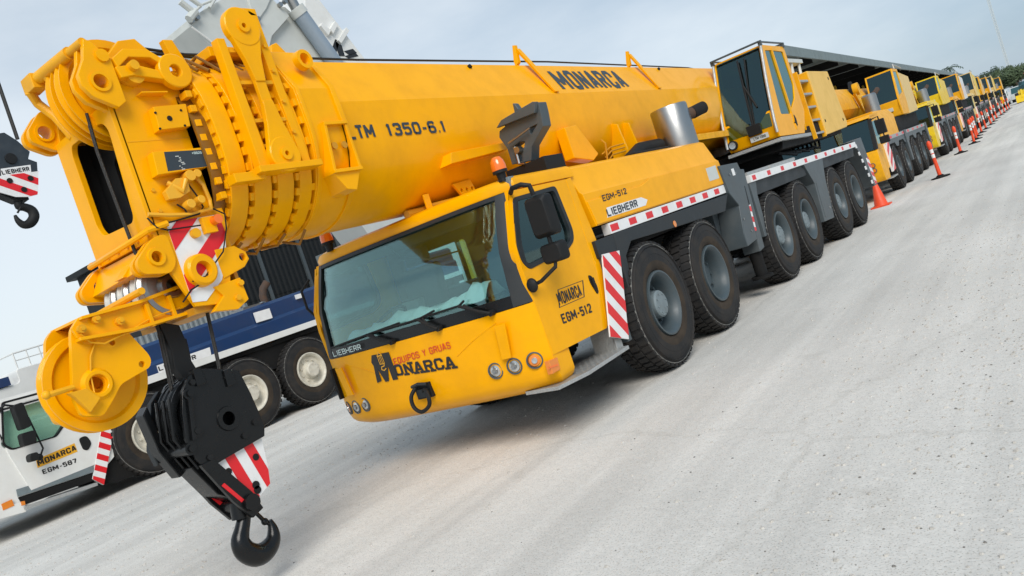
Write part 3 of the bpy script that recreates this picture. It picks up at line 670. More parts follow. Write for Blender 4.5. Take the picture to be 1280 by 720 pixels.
# lower front panel with a dip in the middle
b.hexa([(cx0+.04, 6.17, 2.26), (cx1-.04, 6.17, 2.26), (cx1-.04, 6.21, 2.26), (cx0+.04, 6.21, 2.26), (cx0+.04, 6.115, 2.44), (cx1-.04, 6.115, 2.44), (cx1-.04, 6.155, 2.44), (cx0+.04, 6.155, 2.44)])
b.hexa([(cx0+.04, 6.115, 2.44), (cx0+.32, 6.115, 2.44), (cx0+.32, 6.155, 2.44), (cx0+.04, 6.155, 2.44), (cx0+.04, 6.19, 2.72), (cx0+.10, 6.19, 2.72), (cx0+.10, 6.23, 2.72), (cx0+.04, 6.23, 2.72)])
b.hexa([(cx1-.38, 6.115, 2.44), (cx1-.04, 6.115, 2.44), (cx1-.04, 6.155, 2.44), (cx1-.38, 6.155, 2.44), (cx1-.10, 6.19, 2.72), (cx1-.04, 6.19, 2.72), (cx1-.04, 6.23, 2.72), (cx1-.10, 6.23, 2.72)])
sc = b.build('operator_cab', YEL, C1, .008)
def cf(z, d=0.):
    for (ya, za), (yb, zb) in zip(cprof, cprof[1:4]):
        if z >= zb: return ya+(yb-ya)*(za-z)/(za-zb)-d
    return 6.1-d
zs = [2.45+1.42*i/8 for i in range(9)]
b = MB(); b.loft([[(cx0+.06, cf(z, .004), z), (cx1-.06, cf(z, .004), z), (cx1-.06, cf(z, -.008), z), (cx0+.06, cf(z, -.008), z)] for z in zs]); b.build('windscreen', GLD, sc, recalc=True)
for x in (cx0, cx1): MB().tube([(x, cf(z, .03), z) for z in [2.32+1.6*i/8 for i in range(9)]], .026, 8).build('grab_rail', ALU, sc)
MB().prism(rounded(shrink(sw, .99), .05), 'x', cx1-.026, cx1-.018).build('window', GLD, sc)
MB().prism(rounded(shrink(sw, .99), .05), 'x', cx0+.018, cx0+.026).build('window', GLD, sc)
MB().box((cx1-.02, 7.27, 2.3), (cx1+.012, 7.32, 3.86)).build('door_edge', YEL2, sc, .004)
MB().prism([(7.26, 2.42), (7.38, 2.36), (7.40, 2.50), (7.34, 2.57)], 'x', cx1, cx1+.02).build('handle', MBK, sc, .006)
MB().tube([(1.02, cf(3.75, .03), 3.78), (1.06, cf(3.3, .05), 3.3), (1.09, cf(2.62, .05), 2.5)], .02, 6).tube([(1.15, cf(3.75, .03), 3.78), (1.13, cf(3.25, .05), 3.2), (1.12, cf(2.62, .05), 2.5)], .015, 6).tube([(1.06, cf(3.3, .05), 3.30), (1.22, cf(2.9, .03), 2.85)], .02, 6).build('wiper', MBK, sc)
MB().box((.98, 6.06, 2.40), (1.22, 6.14, 2.58)).build('wiper_motor', MBK, sc, .01)
MB().cyl((.66, 6.13, 2.36), (.66, 6.07, 2.36), .085, 20).build('work_lamp', MBK, sc, .008)
MB().cyl((.66, 6.075, 2.36), (.66, 6.06, 2.36), .06, 20).build('lamp_lens', LMP, sc)
MB().box((.98, 6.10, 2.29), (1.30, 6.135, 2.38)).build('plate', CRM, sc, .004)
text('LTM 1350', 'lettering', INK, sc, (1.04, 6.098, 2.315), (1, 0, 0), (0, 0, 1), .22, .045, .02, .002)
b = MB()
for a, c in (((cx0, 6.62, 3.95), (cx1, 6.62, 3.95)), ((cx1, 6.62, 3.95), (cx1, 8.2, 3.97)), ((cx0, 6.62, 3.95), (cx0, 8.2, 3.97)), ((cx0, 8.2, 3.97), (cx1, 8.2, 3.97))): b.tube([a, c], .018, 6)
for p in ((cx0, 6.68), (cx1, 6.68), (cx1, 8.1), (cx0, 8.1)): b.box((p[0]-.03, p[1]-.03, 3.88), (p[0]+.03, p[1]+.03, 3.97))
b.build('roof_rail', GRY, sc)
MB().prism([(6.14, 2.16), (8.1, 2.12), (8.1, 2.18), (6.14, 2.22)], 'x', .5, 1.49).build('cab_platform', ALU, C1, .006)
os_ = MB().prism(rounded([(7.15, 2.35), (7.7, 2.35), (7.78, 2.75), (7.86, 3.35), (7.72, 3.37), (7.6, 2.85), (7.12, 2.8)], .06), 'x', .8, 1.25).build('seat', SEA, sc, .03)
# yellow housing with a ladder let into its corner, then the pale counterweight panel
LY0, LY1 = 8.52, 9.28
lad = MB().prism([(8.50, 2.02), (9.3, 2.06), (9.3, 3.40), (8.50, 3.40)], 'x', 1.22, 1.26).box((1.26, 8.5, 2.04), (1.47, 8.56, 3.40)).box((1.26, 9.24, 2.04), (1.47, 9.30, 3.40)).build('ladder', YEL2, C1, .006)
for i in range(5): MB().box((1.26, 8.56, 2.12+.27*i), (1.46, 9.24, 2.16+.27*i)).build('rung', ALU, lad, .004)
MB().box((.9, 8.22, 2.15), (1.22, 8.52, 3.36)).build('housing', YEL2, C1, .012)
PALE = mat('counterweight_yellow', (.78, .48, .10), .45, spec=.35, noise=(2.5, .4, (.50, .32, .09)))
cw = MB().prism([(9.32, 2.06), (11.3, 2.12), (11.42, 2.25), (11.05, 3.42), (9.32, 3.42)], 'x', .6, 1.48).build('counterweight', PALE, C1, .03)
for y, z in ((11.1, 2.3), (9.5, 2.35), (10.9, 3.25)): MB().cyl((1.47, y, z), (1.486, y, z), .035, 10).build('bolt', HOL, cw)
MB().prism([(9.32, 2.06), (11.3, 2.12), (11.42, 2.25), (11.05, 3.42), (9.32, 3.42)], 'x', -1.48, -.6).build('counterweight', YEL2, C1, .03)
# winch frames and pipework on top
b = MB()
for y in (8.9, 9.5, 10.1): b.tube([(.9, y, 3.4), (.9, y+.12, 3.75), (1.15, y+.12, 3.75), (1.15, y, 3.4)], .035, 6)
b.box((.82, 8.85, 3.72), (1.2, 10.4, 3.80)).tube([(1.0, 8.9, 3.42), (1.0, 9.6, 3.8)], .03, 6).tube([(1.0, 10.4, 3.42), (1.0, 9.7, 3.8)], .03, 6)
b.build('winch_frame', CRM, C1)
MB().cyl((.2, 10.2, 3.45), (.85, 10.2, 3.45), .28, 20).build('winch_drum', STL, C1)
b = MB()
for i in range(7): b.tube([(1.1-.06*i, 7.0+.3*i, 1.98), (1.25, 7.6+.3*i, 1.86+.02*(i % 3)), (1.0, 8.4+.35*i, 2.0)], .025, 6)
b.build('hose', MBK, C1)
MB().tube([(1.36, 4.2, 1.79), (1.36, 6.9, 1.80)], .03, 8).box((1.30, 5.3, 1.76), (1.42, 6.7, 1.82)).build('deck_rail', ALU, C1)
# exhaust and intake
ex = MB().lathe([(-.62, .265), (.0, .265), (.02, .255), (.02, .235), (-.1, .235), (-.1, .01)], (1.02, 2.92, 3.02), (0, 0, 1), 36).build('exhaust', STL, C1)
MB().tube([(1.16, 3.08, 2.86), (1.26, 3.22, 2.88), (1.31, 3.32, 2.90)], .085, 16).build('exhaust_pipe', RST, ex)
MB().tube([(1.24, 3.18, 2.87), (1.33, 3.34, 2.90), (1.35, 3.38, 2.905)], .088, 16).cyl((1.351, 3.382, 2.905), (1.353, 3.386, 2.906), .08, 16).build('pipe_end', HOL, ex)
MB().tube([(.75, 1.75, 2.42), (.75, 2.2, 2.56), (.85, 2.65, 2.55)], .11, 12).box((.55, 1.4, 2.40), (1.05, 2.5, 2.50)).build('intake', MBK, C1, .02)
# ---- boom: folded oval base section
def sect(hw, zt, sh, zb, fl=.62, n=6):
    """right half of the profile then mirrored: flat top, sloped shoulder, rounded belly"""
    r = [(hw*fl, zt), (hw, sh)]
    zm = sh-.30
    for i in range(n+1):
        a = math.pi/2*i/n; r.append((hw*math.cos(a)**.85*1.02 if i < n else 0., zm-(zm-zb)*math.sin(a)))
    return r+[(-x, z) for x, z in reversed(r[:-1])]
BS = sect(.585, 3.925, 3.47, 2.47, n=12)
boom = MB().prism(BS, 'y', -3.0, 10.4).build('boom', YEL, C1, .012, smooth=14)
def rsect(hw, zt, sh, zb, n=9):
    """rounder profile of the telescope collars: short flat top, full round shoulder and belly"""
    zm = 3.17; f = hw*.42; r = [(f, zt)]
    for i in range(1, n+1):
        a = math.pi/2*i/n; r.append((f+(hw-f)*math.sin(a)**.9, zm+(zt-zm)*math.cos(a)**.75))
    for i in range(1, n+1):
        a = math.pi/2*i/n; r.append((hw*math.cos(a)**.85 if i < n else 0., zm-(zm-zb)*math.sin(a)))
    return r+[(-x, z) for x, z in reversed(r[:-1])]
def collar(name, y0, y1, hw, zt, sh, zb, bev=.01):
    return MB().prism(rsect(hw, zt, sh, zb), 'y', y0, y1).build(name, YEL, C1, bev)
MB().prism(sect(.52, 3.82, 3.40, 2.56), 'y', -4.3, -2.9).build('inner_boom', YSH, C1)
for i, (y0, y1) in enumerate(((-4.195, -4.04), (-4.0, -3.84), (-3.80, -3.64), (-3.60, -3.475))):
    c = collar('collar', y0, y1, .605+.025*i, 3.86+.012*i, 3.44, 2.50-.012*i)
    # lock pads round the front rim
    S_ = rsect(.562+.025*i, 3.82+.012*i, 3.41, 2.53-.02*i)
    m = 0
    for k in range(len(S_)//2+1):
        p, q = Vector(S_[k]), Vector(S_[(k+1) % len(S_)]); nn = max(1, round((q-p).length/.10))
        for j in range(nn):
            cpt = p+(q-p)*((j+.5)/nn); d = (q-p).normalized()*.03; o_ = Vector((d.y, -d.x))
            P = [cpt-d-o_, cpt+d-o_, cpt+d+o_*.45, cpt-d+o_*.45]
            MB().prism([tuple(v) for v in P], 'y', y0-(.018 if i == 0 else .034), y0+.005).build('lock_pad', YEL, c, .004, seg=1)
bc = MB().prism(sect(.70, 3.95, 3.55, 2.47, .70, 9), 'y', -3.44, -3.0).build('boom_collar', YEL, C1, .012, smooth=22)
MB().prism(sect(.72, 3.965, 3.56, 2.455, .70, 9), 'y', -3.07, -3.015).build('collar_rim', YEL, bc, .008)
MB().prism(sect(.712, 3.96, 3.555, 2.46, .70, 9), 'y', -3.43, -3.39).build('collar_rim', YEL, bc, .008)
S_ = sect(.655, 3.91, 3.52, 2.51, .70)
for k in range(len(S_)//2+1):
    p, q = Vector(S_[k]), Vector(S_[(k+1) % len(S_)]); nn = max(1, int((q-p).length/.125))
    for j in range(nn):
        cpt = p+(q-p)*((j+.5)/nn); d = (q-p).normalized()*.03; o_ = Vector((d.y, -d.x))
        MB().prism([tuple(v) for v in (cpt-d-o_, cpt+d-o_, cpt+d+o_*.5, cpt-d+o_*.5)], 'y', -3.475, -3.415).build('lock_pad', YEL, bc, .004, seg=1)
MB().lathe([(0, .05), (.03, .085), (.09, .08), (.09, .05), (.03, .045)], (.62, -3.22, 3.80), (1, 0, 0), 18, closed=True).build('pin_eye', YEL, bc)
# pocket plates low on the collar
pk = MB().box((.60, -3.30, 3.22), (.76, -3.04, 3.25)).box((.60, -3.36, 2.82), (.76, -3.04, 2.85)).prism([(-3.36, 2.84), (-3.33, 2.84), (-3.27, 3.23), (-3.30, 3.23)], 'x', .60, .755, []).build('pocket', YEL, bc, .006)
MB().prism([(-3.07, 2.84), (-3.04, 2.84), (-3.04, 3.23), (-3.07, 3.23)], 'x', .60, .75).build('pocket_side', YEL, bc, .006)
MB().prism([(-3.26, 2.68), (-3.16, 2.66), (-3.05, 2.83), (-3.36, 2.83)], 'x', .5, .735).build('gusset', YEL, bc, .01)
for y, z in ((-3.24, 3.05), (-3.13, 3.05)): MB().cyl((.72, y, z), (.735, y, z), .03, 14).build('pin_hole', YOX, bc)
MB().prism([(-3.2, 3.95), (-2.96, 3.95), (-2.98, 4.0), (-3.08, 4.12), (-3.14, 4.1)], 'x', .18, .30).build('cable_guide', YEL, bc, .01)
MB().box((-.1, -3.9, 3.92), (.45, -3.35, 4.0)).build('top_plate', YEL, C1, .01)
# vertical pull bar stowed along the collars, with its tall bracket frame
lk = MB().prism([(-3.81, 3.98), (-3.72, 3.98), (-3.715, 3.1), (-3.815, 3.1)], 'x', .70, .735).build('pull_bar', YEL, C1, .006)
for y, z, r in ((-3.765, 4.03, .155), (-3.77, 3.02, .14)):
    MB().lathe([(-.03, r), (.022, r), (.03, r-.008), (.03, .05), (.045, .05), (.045, .02), (.0, .02)], (.72, y, z), (1, 0, 0), 30).build('bar_eye', YEL, lk)
MB().prism([(-3.91, 3.99), (-3.62, 3.99), (-3.69, 3.78), (-3.72, 3.6), (-3.81, 3.6), (-3.84, 3.78)], 'x', .695, .745).build('bar_neck', YEL, lk, .008)
MB().prism([(-3.81, 3.45), (-3.72, 3.45), (-3.69, 3.27), (-3.64, 3.07), (-3.90, 3.07), (-3.84, 3.27)], 'x', .695, .745).build('bar_neck', YEL, lk, .008)
b = MB()
b.prism([(-4.00, 3.95), (-3.93, 3.95), (-3.90, 2.95), (-4.0, 2.95)], 'x', .62, .70)
b.prism([(-3.62, 4.20), (-3.54, 4.16), (-3.50, 2.92), (-3.58, 2.92)], 'x', .62, .69)
b.prism([(-3.75, 4.21), (-3.54, 4.21), (-3.54, 4.15), (-3.70, 4.15)], 'x', .62, .69)
b.box((.60, -4.06, 2.90), (.76, -3.45, 2.95)).box((.60, -4.25, 2.86), (.70, -3.98, 2.93))
b.build('bar_bracket', YEL, C1, .008)
for z in (3.85, 3.6, 3.3, 3.1): MB().box((.61, -3.98, z), (.68, -3.55, z+.03)).build('bracket_tie', YEL2, C1, .004)
b = MB()
for z in (3.9, 3.7, 3.45, 3.2): b.cyl((.69, -3.58, z), (.71, -3.58, z), .016, 6)
b.build('bolt', YEL2, C1)
# small brackets on top of the collars
MB().prism([(-4.16, 3.84), (-4.04, 3.84), (-4.12, 4.08), (-4.20, 4.08)], 'x', .30, .36).build('cable_guide', YEL, C1, .006)
b = MB()
for i in range(9): b.tube([(.1+.05*(i % 3), -4.3+.1*i, 3.86), (.34, -4.25+.1*i, 3.93+.03*(i % 2)), (.5, -4.2+.1*i, 3.78)], .014, 6)
for i in range(4): b.tube([(.12-.05*(i % 3), -4.2+.21*i, 2.45), (.22, -4.15+.22*i, 2.42-.03*(i % 2)), (.30, -4.08+.21*i, 2.49)], .012, 6)
b.build('pipework', YSH, C1)
# ---- boom head
hp = [(-4.80, 3.60), (-4.74, 3.90), (-4.45, 3.96), (-4.25, 3.78), (-4.23, 2.62), (-4.30, 2.50), (-4.33, 2.33), (-4.42, 2.06), (-4.70, 2.10), (-4.80, 2.40)]
hd_ = MB().prism(hp, 'x', .385, .42).prism(hp, 'x', -.42, -.385).box((-.385, -4.28, 2.4), (.385, -4.24, 3.85)).build('boom_head', YEL, C1, .008)
hole = rounded([(-.235, 3.44), (-.20, 3.50), (.27, 3.50), (.325, 3.43), (.26, 2.83), (.22, 2.79), (-.19, 2.81), (-.24, 2.88)], .07)
MB().prism([(-.42, 3.58), (.42, 3.60), (.42, 2.62), (-.42, 2.62)], 'y', -4.825, -4.78, [hole]).build('head_front_plate', YEL, hd_, .008)
bh = rounded([(-.10, 3.34), (.24, 3.36), (.17, 2.98), (-.10, 2.98)], .07)
MB().prism([(-.38, 3.57), (.38, 3.57), (.38, 2.64), (-.38, 2.64)], 'y', -4.62, -4.60, [bh]).build('inner_plate', MBK, hd_)
MB().box((-.38, -4.40, 2.62), (.38, -4.38, 3.6)).build('inner_back', HOL, hd_)
MB().box((-.38, -4.78, 3.56), (.38, -4.4, 3.58)).box((-.38, -4.78, 2.62), (.38, -4.4, 2.64)).build('web_plate', YOX, hd_)
MB().box((-.384, -4.775, 2.66), (-.375, -4.4, 3.55)).build('dark_inner_sheet', MBK, hd_)  # thin black sheets added to make the inner walls of the head dark
MB().box((.375, -4.775, 2.66), (.384, -4.4, 3.55)).build('dark_inner_sheet', MBK, hd_)
MB().box((-.37, -4.775, 2.645), (.37, -4.4, 2.655)).build('dark_inner_sheet', MBK, hd_)
# front flange, tray and tube under the opening
MB().tube([(-.44, -4.85, 2.66), (-.40, -4.89, 2.64), (.36, -4.89, 2.66), (.43, -4.86, 2.68), (.46, -4.72, 2.70)], .022, 8).build('hose', YEL, hd_)
MB().hexa([(-.40, -4.95, 2.42), (.30, -4.95, 2.44), (.30, -4.80, 2.40), (-.40, -4.80, 2.38), (-.40, -4.84, 2.60), (.36, -4.84, 2.60), (.36, -4.78, 2.60), (-.40, -4.78, 2.60)]).build('tray', YEL, hd_, .012)
MB().prism([(-4.98, 2.44), (-4.83, 2.44), (-4.83, 2.58)], 'x', .02, .14).build('gusset', YEL, hd_, .006)
# upper lugs (pairs of plates with holes)
UL = [(-4.885, 4.0), (-4.845, 3.985), (-4.74, 3.86), (-4.735, 3.56), (-4.80, 3.52), (-4.95, 3.60), (-5.0, 3.68), (-5.0, 3.75), (-4.93, 3.86)]
for x0 in (.36, .46): MB().prism(UL, 'x', x0, x0+.045, [circ((-4.87, 3.70), .052)]).build('lug', YEL, hd_, .008)
MB().lathe([(-.14, .05), (-.14, .07), (.012, .07), (.012, .05)], (.505, -4.87, 3.70), (1, 0, 0), 20, closed=True).cyl((.50, -4.80, 3.88), (.522, -4.80, 3.88), .045, 12).build('lug_bush', YEL, hd_)
LL = [(-4.83, 3.80), (-4.75, 3.79), (-4.735, 3.58), (-4.80, 3.54), (-4.96, 3.62), (-5.0, 3.68), (-4.99, 3.74), (-4.91, 3.80)]
LL = rounded([(-4.84, 3.86), (-4.74, 3.82), (-4.735, 3.56), (-4.82, 3.535), (-4.98, 3.62), (-4.98, 3.70)], .07)
for x0 in (-.46, -.56): MB().prism(LL, 'x', x0, x0+.045, [circ((-4.87, 3.68), .052)]).build('lug', YEL, hd_, .008)
MB().lathe([(-.14, .05), (-.14, .068), (.012, .068), (.012, .05)], (-.415, -4.87, 3.68), (1, 0, 0), 20, closed=True).build('lug_bush', YEL, hd_)
# guard bar between the pivots and the two top sheaves
MB().cyl((.48, -4.88, 3.985), (-.22, -4.92, 3.99), .032, 12).cyl((.30, -4.89, 3.986), (-.14, -4.915, 3.99), .045, 12).build('guard_bar', YEL2, hd_)
MB().box((-.30, -4.97, 3.92), (-.14, -4.87, 4.03)).tube([(-.26, -4.95, 3.94), (-.30, -4.9, 3.86), (-.25, -4.84, 3.74), (-.18, -4.80, 3.55)], .035, 8).build('guard_bracket', YEL2, hd_, .01)
def sheave(name, x, y, z, r, wd, m, par, hubr=.12):
    return MB().lathe([(-wd/2, hubr*.55), (-wd/2-.012, hubr*.6), (-wd/2-.012, hubr), (-wd*.25, hubr+.02), (-wd*.25, r*.78), (-wd/2, r*.84), (-wd/2, r), (-wd*.36, r), (-.008, r*.88), (.008, r*.88), (wd*.36, r), (wd/2, r), (wd/2, r*.84), (wd*.25, r*.78), (wd*.25, hubr+.02), (wd/2+.012, hubr), (wd/2+.012, hubr*.6), (wd/2, hubr*.55)], (x, y, z), (1, 0, 0), 48, closed=True).build(name, m, par)
for x in (.16, .02):
    ts_ = sheave('top_sheave', x, -4.60, 3.76, .375, .085, YEL, hd_)
    MB().lathe([(-.012, .334), (.012, .334), (.012, .326), (-.012, .326)], (x, -4.60, 3.76), (1, 0, 0), 40, closed=True).build('worn_groove', STL, ts_)
MB().cyl((-.44, -4.6, 3.76), (.5, -4.6, 3.76), .07, 16).build('sheave_pin', YEL2, hd_)
MB().prism([(-4.95, 4.0), (-4.86, 4.02), (-4.70, 3.6), (-4.72, 3.5), (-4.76, 3.5)], 'x', -.06, -.02).prism([(-4.95, 3.8), (-4.86, 3.8), (-4.70, 3.6), (-4.72, 3.5), (-4.76, 3.5)], 'x', .29, .32).build('sheave_guard', YEL, hd_, .006)
# folded link arm with its eye on the near side
la = MB().prism([(-4.74, 3.86), (-4.64, 3.93), (-4.46, 3.93), (-4.36, 3.86), (-4.36, 3.80), (-4.46, 3.87), (-4.62, 3.87), (-4.72, 3.79)], 'x', .44, .52).build('link_arm', YEL, hd_, .012)
MB().prism([(-4.74, 3.80), (-4.60, 3.82), (-4.36, 3.76), (-4.36, 3.70), (-4.62, 3.74), (-4.72, 3.72)], 'x', .44, .52).build('link_arm', YEL, hd_, .012)
MB().lathe([(-.025, .045), (-.032, .05), (-.032, .12), (-.025, .128), (.025, .128), (.032, .12), (.032, .05), (.025, .045)], (.50, -4.30, 3.77), (1, 0, 0), 28, closed=True).build('link_eye', YEL, hd_)
MB().cyl((.42, -4.62, 3.80), (.56, -4.62, 3.80), .035, 12).lathe([(0, .10), (.03, .10), (.03, .05)], (.425, -4.62, 3.80), (1, 0, 0), 20).build('link_pin', YEL2, hd_)
MB().prism([(-4.72, 3.90), (-4.55, 4.06), (-4.42, 4.08), (-4.3, 3.95), (-4.45, 3.86)], 'x', .28, .36).build('head_cheek', YEL, hd_, .012)
# flange with bolts where the head meets the first collar
MB().prism(sect(.50, 3.82, 3.42, 2.52, .66), 'y', -4.30, -4.275).build('head_flange', YEL, hd_, .006)
for i in range(9): MB().box((.44, -4.285, 2.80+.11*i), (.53, -4.235, 2.85+.11*i)).build('flange_lug', YEL, hd_, .006)
for i in range(6): MB().cyl((-.36+.145*i, -4.824, 2.66), (-.36+.145*i, -4.838, 2.66), .014, 8).build('bolt', YEL2, hd_)
for y, z in ((-4.72, 3.72), (-4.55, 3.72), (-4.72, 2.95), (-4.72, 2.80)): MB().cyl((.42, y, z), (.432, y, z), .014, 8).build('bolt', YEL2, hd_)
for z in (3.30, 2.76): MB().box((.42, -4.78, z), (.4225, -4.26, z+.006)).build('weld_seam', YEL2, hd_)
# box, bracket, display unit and connector on the side plate
jb = MB().prism([(-4.553,3.517),(-4.290,3.531),(-4.314,3.362),(-4.566,3.347)], 'x', .42, .50).build('junction_box', YEL, hd_, .008)
for q in [(-4.554,3.472),(-4.351,3.482),(-4.361,3.368),(-4.560,3.356)]: MB().cyl((.499, q[0], q[1]), (.506, q[0], q[1]), .009, 6).build('screw', HOL, jb)
MB().prism(circ([(-4.460,3.427)][0], .02, 10), 'x', .499, .504).build('screw', HOL, jb)
MB().hexa([(.42, -4.60, 3.62), (.50, -4.60, 3.62), (.50, -4.40, 3.62), (.42, -4.40, 3.62), (.42, -4.60, 3.63), (.50, -4.60, 3.63), (.50, -4.40, 3.63), (.42, -4.40, 3.63)]).build('bracket', YEL, hd_, .003)
dp = [(-4.678,3.196),(-4.248,3.197),(-4.256,3.051),(-4.696,3.031)]
du = MB().prism(dp, 'x', .42, .505).build('display_unit', YEL, hd_, .008)
MB().prism([(-4.594,3.187),(-4.278,3.179),(-4.293,3.053),(-4.614,3.049)], 'x', .504, .5065).build('display_face', INKG, du, smooth=0)
side_text('+8826', INKW, du, .5075, [(-4.388,3.151),(-4.307,3.150),(-4.382,3.169)], 0, .0005)
b = MB()
for i in range(9):
    q = [(-4.524,3.145),(-4.531,3.075)]; y = q[0][0]+.012*(i % 3)+random.uniform(-.01, .02); z = q[0][1]-.012*i
    b.box((.5068, y, z), (.5076, y+random.uniform(.008, .03), z+.006))
b.build('display_mark', CRM, du, smooth=0)
cn = MB().tube([(.46, -4.62, 2.98), (.50, -4.55, 2.90), (.50, -4.50, 2.98)], .02, 8).prism([(-4.673,2.917),(-4.564,2.997),(-4.469,2.998),(-4.489,2.893),(-4.578,2.857),(-4.664,2.857)], 'x', .44, .49).cyl((.44, -4.46, 3.0), (.52, -4.46, 3.0), .04, 14).cyl((.44, -4.40, 3.01), (.52, -4.40, 3.01), .03, 12).cyl((.44, -4.53, 2.80), (.52, -4.53, 2.80), .034, 12).cyl((.44, -4.44, 2.82), (.52, -4.44, 2.82), .03, 12).build('connector', YLET, hd_, .006)
b = MB()
def loop(pts, r=.009): b.tube([(.44+.02*(i % 2), y, z) for i, (y, z) in enumerate(pts)], r, 6)
loop([(-4.382,3.011),(-4.351,2.934),(-4.327,2.821),(-4.354,2.752),(-4.504,2.738),(-4.686,2.753),(-4.823,2.786)], .016)
MB_main = b; MB_main.build('cable', YLET, hd_)
b = MB()
for P in ([(-4.466,2.993),(-4.430,2.862),(-4.396,2.779),(-4.461,2.728),(-4.633,2.713),(-4.741,2.701)], [(-4.352,2.773),(-4.258,2.698),(-4.271,2.594),(-4.376,2.429),(-4.564,2.286),(-4.685,2.271)], [(-4.837,2.762),(-4.807,2.683),(-4.726,2.658),(-4.479,2.647)], [(-4.459,2.354),(-4.597,2.252),(-4.705,2.218),(-4.805,2.149)], [(-4.591,2.824),(-4.558,2.778),(-4.533,2.727)]):
    loop(P, .006)
b.build('cable', MBK, hd_)
MB().box((.425, -4.46, 2.58), (.47, -4.36, 2.70)).build('lamp_bracket', YEL, hd_, .006)
MB().cyl((.46, -4.37, 2.66), (.53, -4.37, 2.66), .035, 14).build('marker_lamp', ORG, hd_)
MB().cyl((.42, -4.53, 2.60), (.46, -4.53, 2.60), .035, 14).build('cable_gland', YEL2, hd_)
# striped warning plate low on the side, sheave pins through it
striped('warning_plate', [(-4.709,2.710),(-4.289,2.711),(-4.280,2.574),(-4.339,2.387),(-4.438,2.236),(-4.609,2.119),(-4.713,2.133)], 'x', .42, .424, hd_, .245, (-.62, .78), False, .43)
MB().lathe([(0, .055), (.02, .055), (.06, .06), (.06, .10), (.045, .115), (0, .12)], (.424, -4.585, 2.335), (1, 0, 0), 30, closed=True).lathe([(0, .056), (-.3, .056), (-.3, .06), (0, .06)], (.45, -4.585, 2.335), (1, 0, 0), 24, closed=True).build('pin_boss', YEL, hd_)
MB().prism([(-4.42, 2.46), (-4.25, 2.46), (-4.17, 2.40), (-4.16, 2.34), (-4.22, 2.29), (-4.42, 2.24)], 'x', .37, .43, [circ((-4.21, 2.365), .028)]).build('lug', YEL, hd_, .01)
MB().prism([(-4.53, 2.20), (-4.30, 2.22), (-4.29, 2.05), (-4.40, 2.0), (-4.60, 2.03), (-4.48, 2.12)], 'x', .40, .445).build('pad_plate', YEL, hd_, .008)
for y, z in ((-4.32, 2.18), (-4.38, 2.08)): MB().cyl((.445, y, z), (.47, y, z), .022, 8).build('bolt', YEL2, hd_)
MB().box((-.38, -4.70, 2.05), (.38, -4.30, 2.10)).box((-.385, -4.30, 2.1), (.385, -4.27, 2.45)).build('head_underside', YOX, hd_)
# lower lugs
LO = rounded([(-5.02, 2.48), (-4.85, 2.625), (-4.74, 2.64), (-4.735, 2.43), (-4.80, 2.36), (-5.0, 2.395)], .05)
for x0 in (.33, .40): MB().prism(LO, 'x', x0, x0+.04, [circ((-4.87, 2.49), .042)]).build('lug', YEL, hd_, .008)
MB().lathe([(0, .04), (.015, .04), (.015, .062), (0, .066)], (.44, -4.87, 2.49), (1, 0, 0), 20, closed=True).build('lug_bush', YEL, hd_)
for x0 in (-.44, -.51): MB().prism([(y, z-.005) for y, z in LO], 'x', x0, x0+.04, [circ((-4.87, 2.485), .042)]).build('lug', YEL, hd_, .008)
for i in range(6): sheave('rope_sheave', -.26+.095*i, -4.72, 2.30, .215, .085, STL if i % 2 else CRM, hd_, .08)
MB().cyl((.36, -5.0, 2.30), (-.36, -5.02, 2.27), .025, 10).build('guard_bar', YEL2, hd_)
# runner sheave folded out on an arm ahead of the head
AR = [(-4.263,2.208),(-4.334,2.117),(-4.486,2.098),(-5.103,2.082),(-5.445,2.112),(-5.456,2.185),(-5.397,2.239),(-5.003,2.250),(-4.574,2.303)]
nose = MB().prism(AR, 'x', .22, .25).prism(AR, 'x', -.16, -.13).build('nose_arm', YEL, C1, .006)
FL = [(-5.397,2.239),(-5.003,2.250),(-4.574,2.303),(-4.576,2.279),(-5.005,2.227),(-5.404,2.219)]
MB().prism(FL, 'x', -.18, .29).build('arm_flange', YEL, nose, .004)
LF = [(-4.486,2.098),(-5.103,2.082),(-5.445,2.112),(-5.447,2.091),(-5.105,2.060),(-4.488,2.074)]
MB().prism(LF, 'x', .10, .29).build('arm_flange', YEL, nose, .004)
for q in [(-4.957,2.135),(-4.781,2.154)]: MB().prism([(q[0]-.012, q[1]-.08), (q[0]+.012, q[1]-.08), (q[0]+.012, q[1]+.08), (q[0]-.012, q[1]+.08)], 'x', .25, .285).build('stiffener', YEL, nose, .003)
CP = [(-5.385,2.237),(-5.450,2.179),(-5.507,1.992),(-5.574,1.765),(-5.562,1.638),(-5.439,1.593),(-5.340,1.677),(-5.265,1.751),(-5.045,1.798),(-5.018,1.841),(-5.024,1.889),(-5.108,2.073),(-5.078,2.093)]
CP = rounded(CP, .03)
ctr = [(-5.409,1.799)][0]; h1 = [(-5.229,2.029)][0]; h2 = [(-5.090,1.835)][0]
MB().prism(CP, 'x', .175, .215, [circ(ctr, .055), circ(h1, .02, 10), circ(h2, .022, 10)]).build('cheek_plate', YEL, nose, .006)
MB().prism([(y-.03, z) for y, z in CP], 'x', -.14, -.10, [circ((ctr[0]-.03, ctr[1]), .055)]).build('cheek_plate', YEL, nose, .006)
MB().lathe([(-.03, .06), (.02, .06), (.025, .065), (.025, .085), (.0, .105), (-.03, .105)], (.215, ctr[0], ctr[1]), (1, 0, 0), 28, closed=True).build('bush', YEL, nose)
sheave('runner_sheave', .03, -5.335, 1.825, .335, .10, YEL, nose, .10)
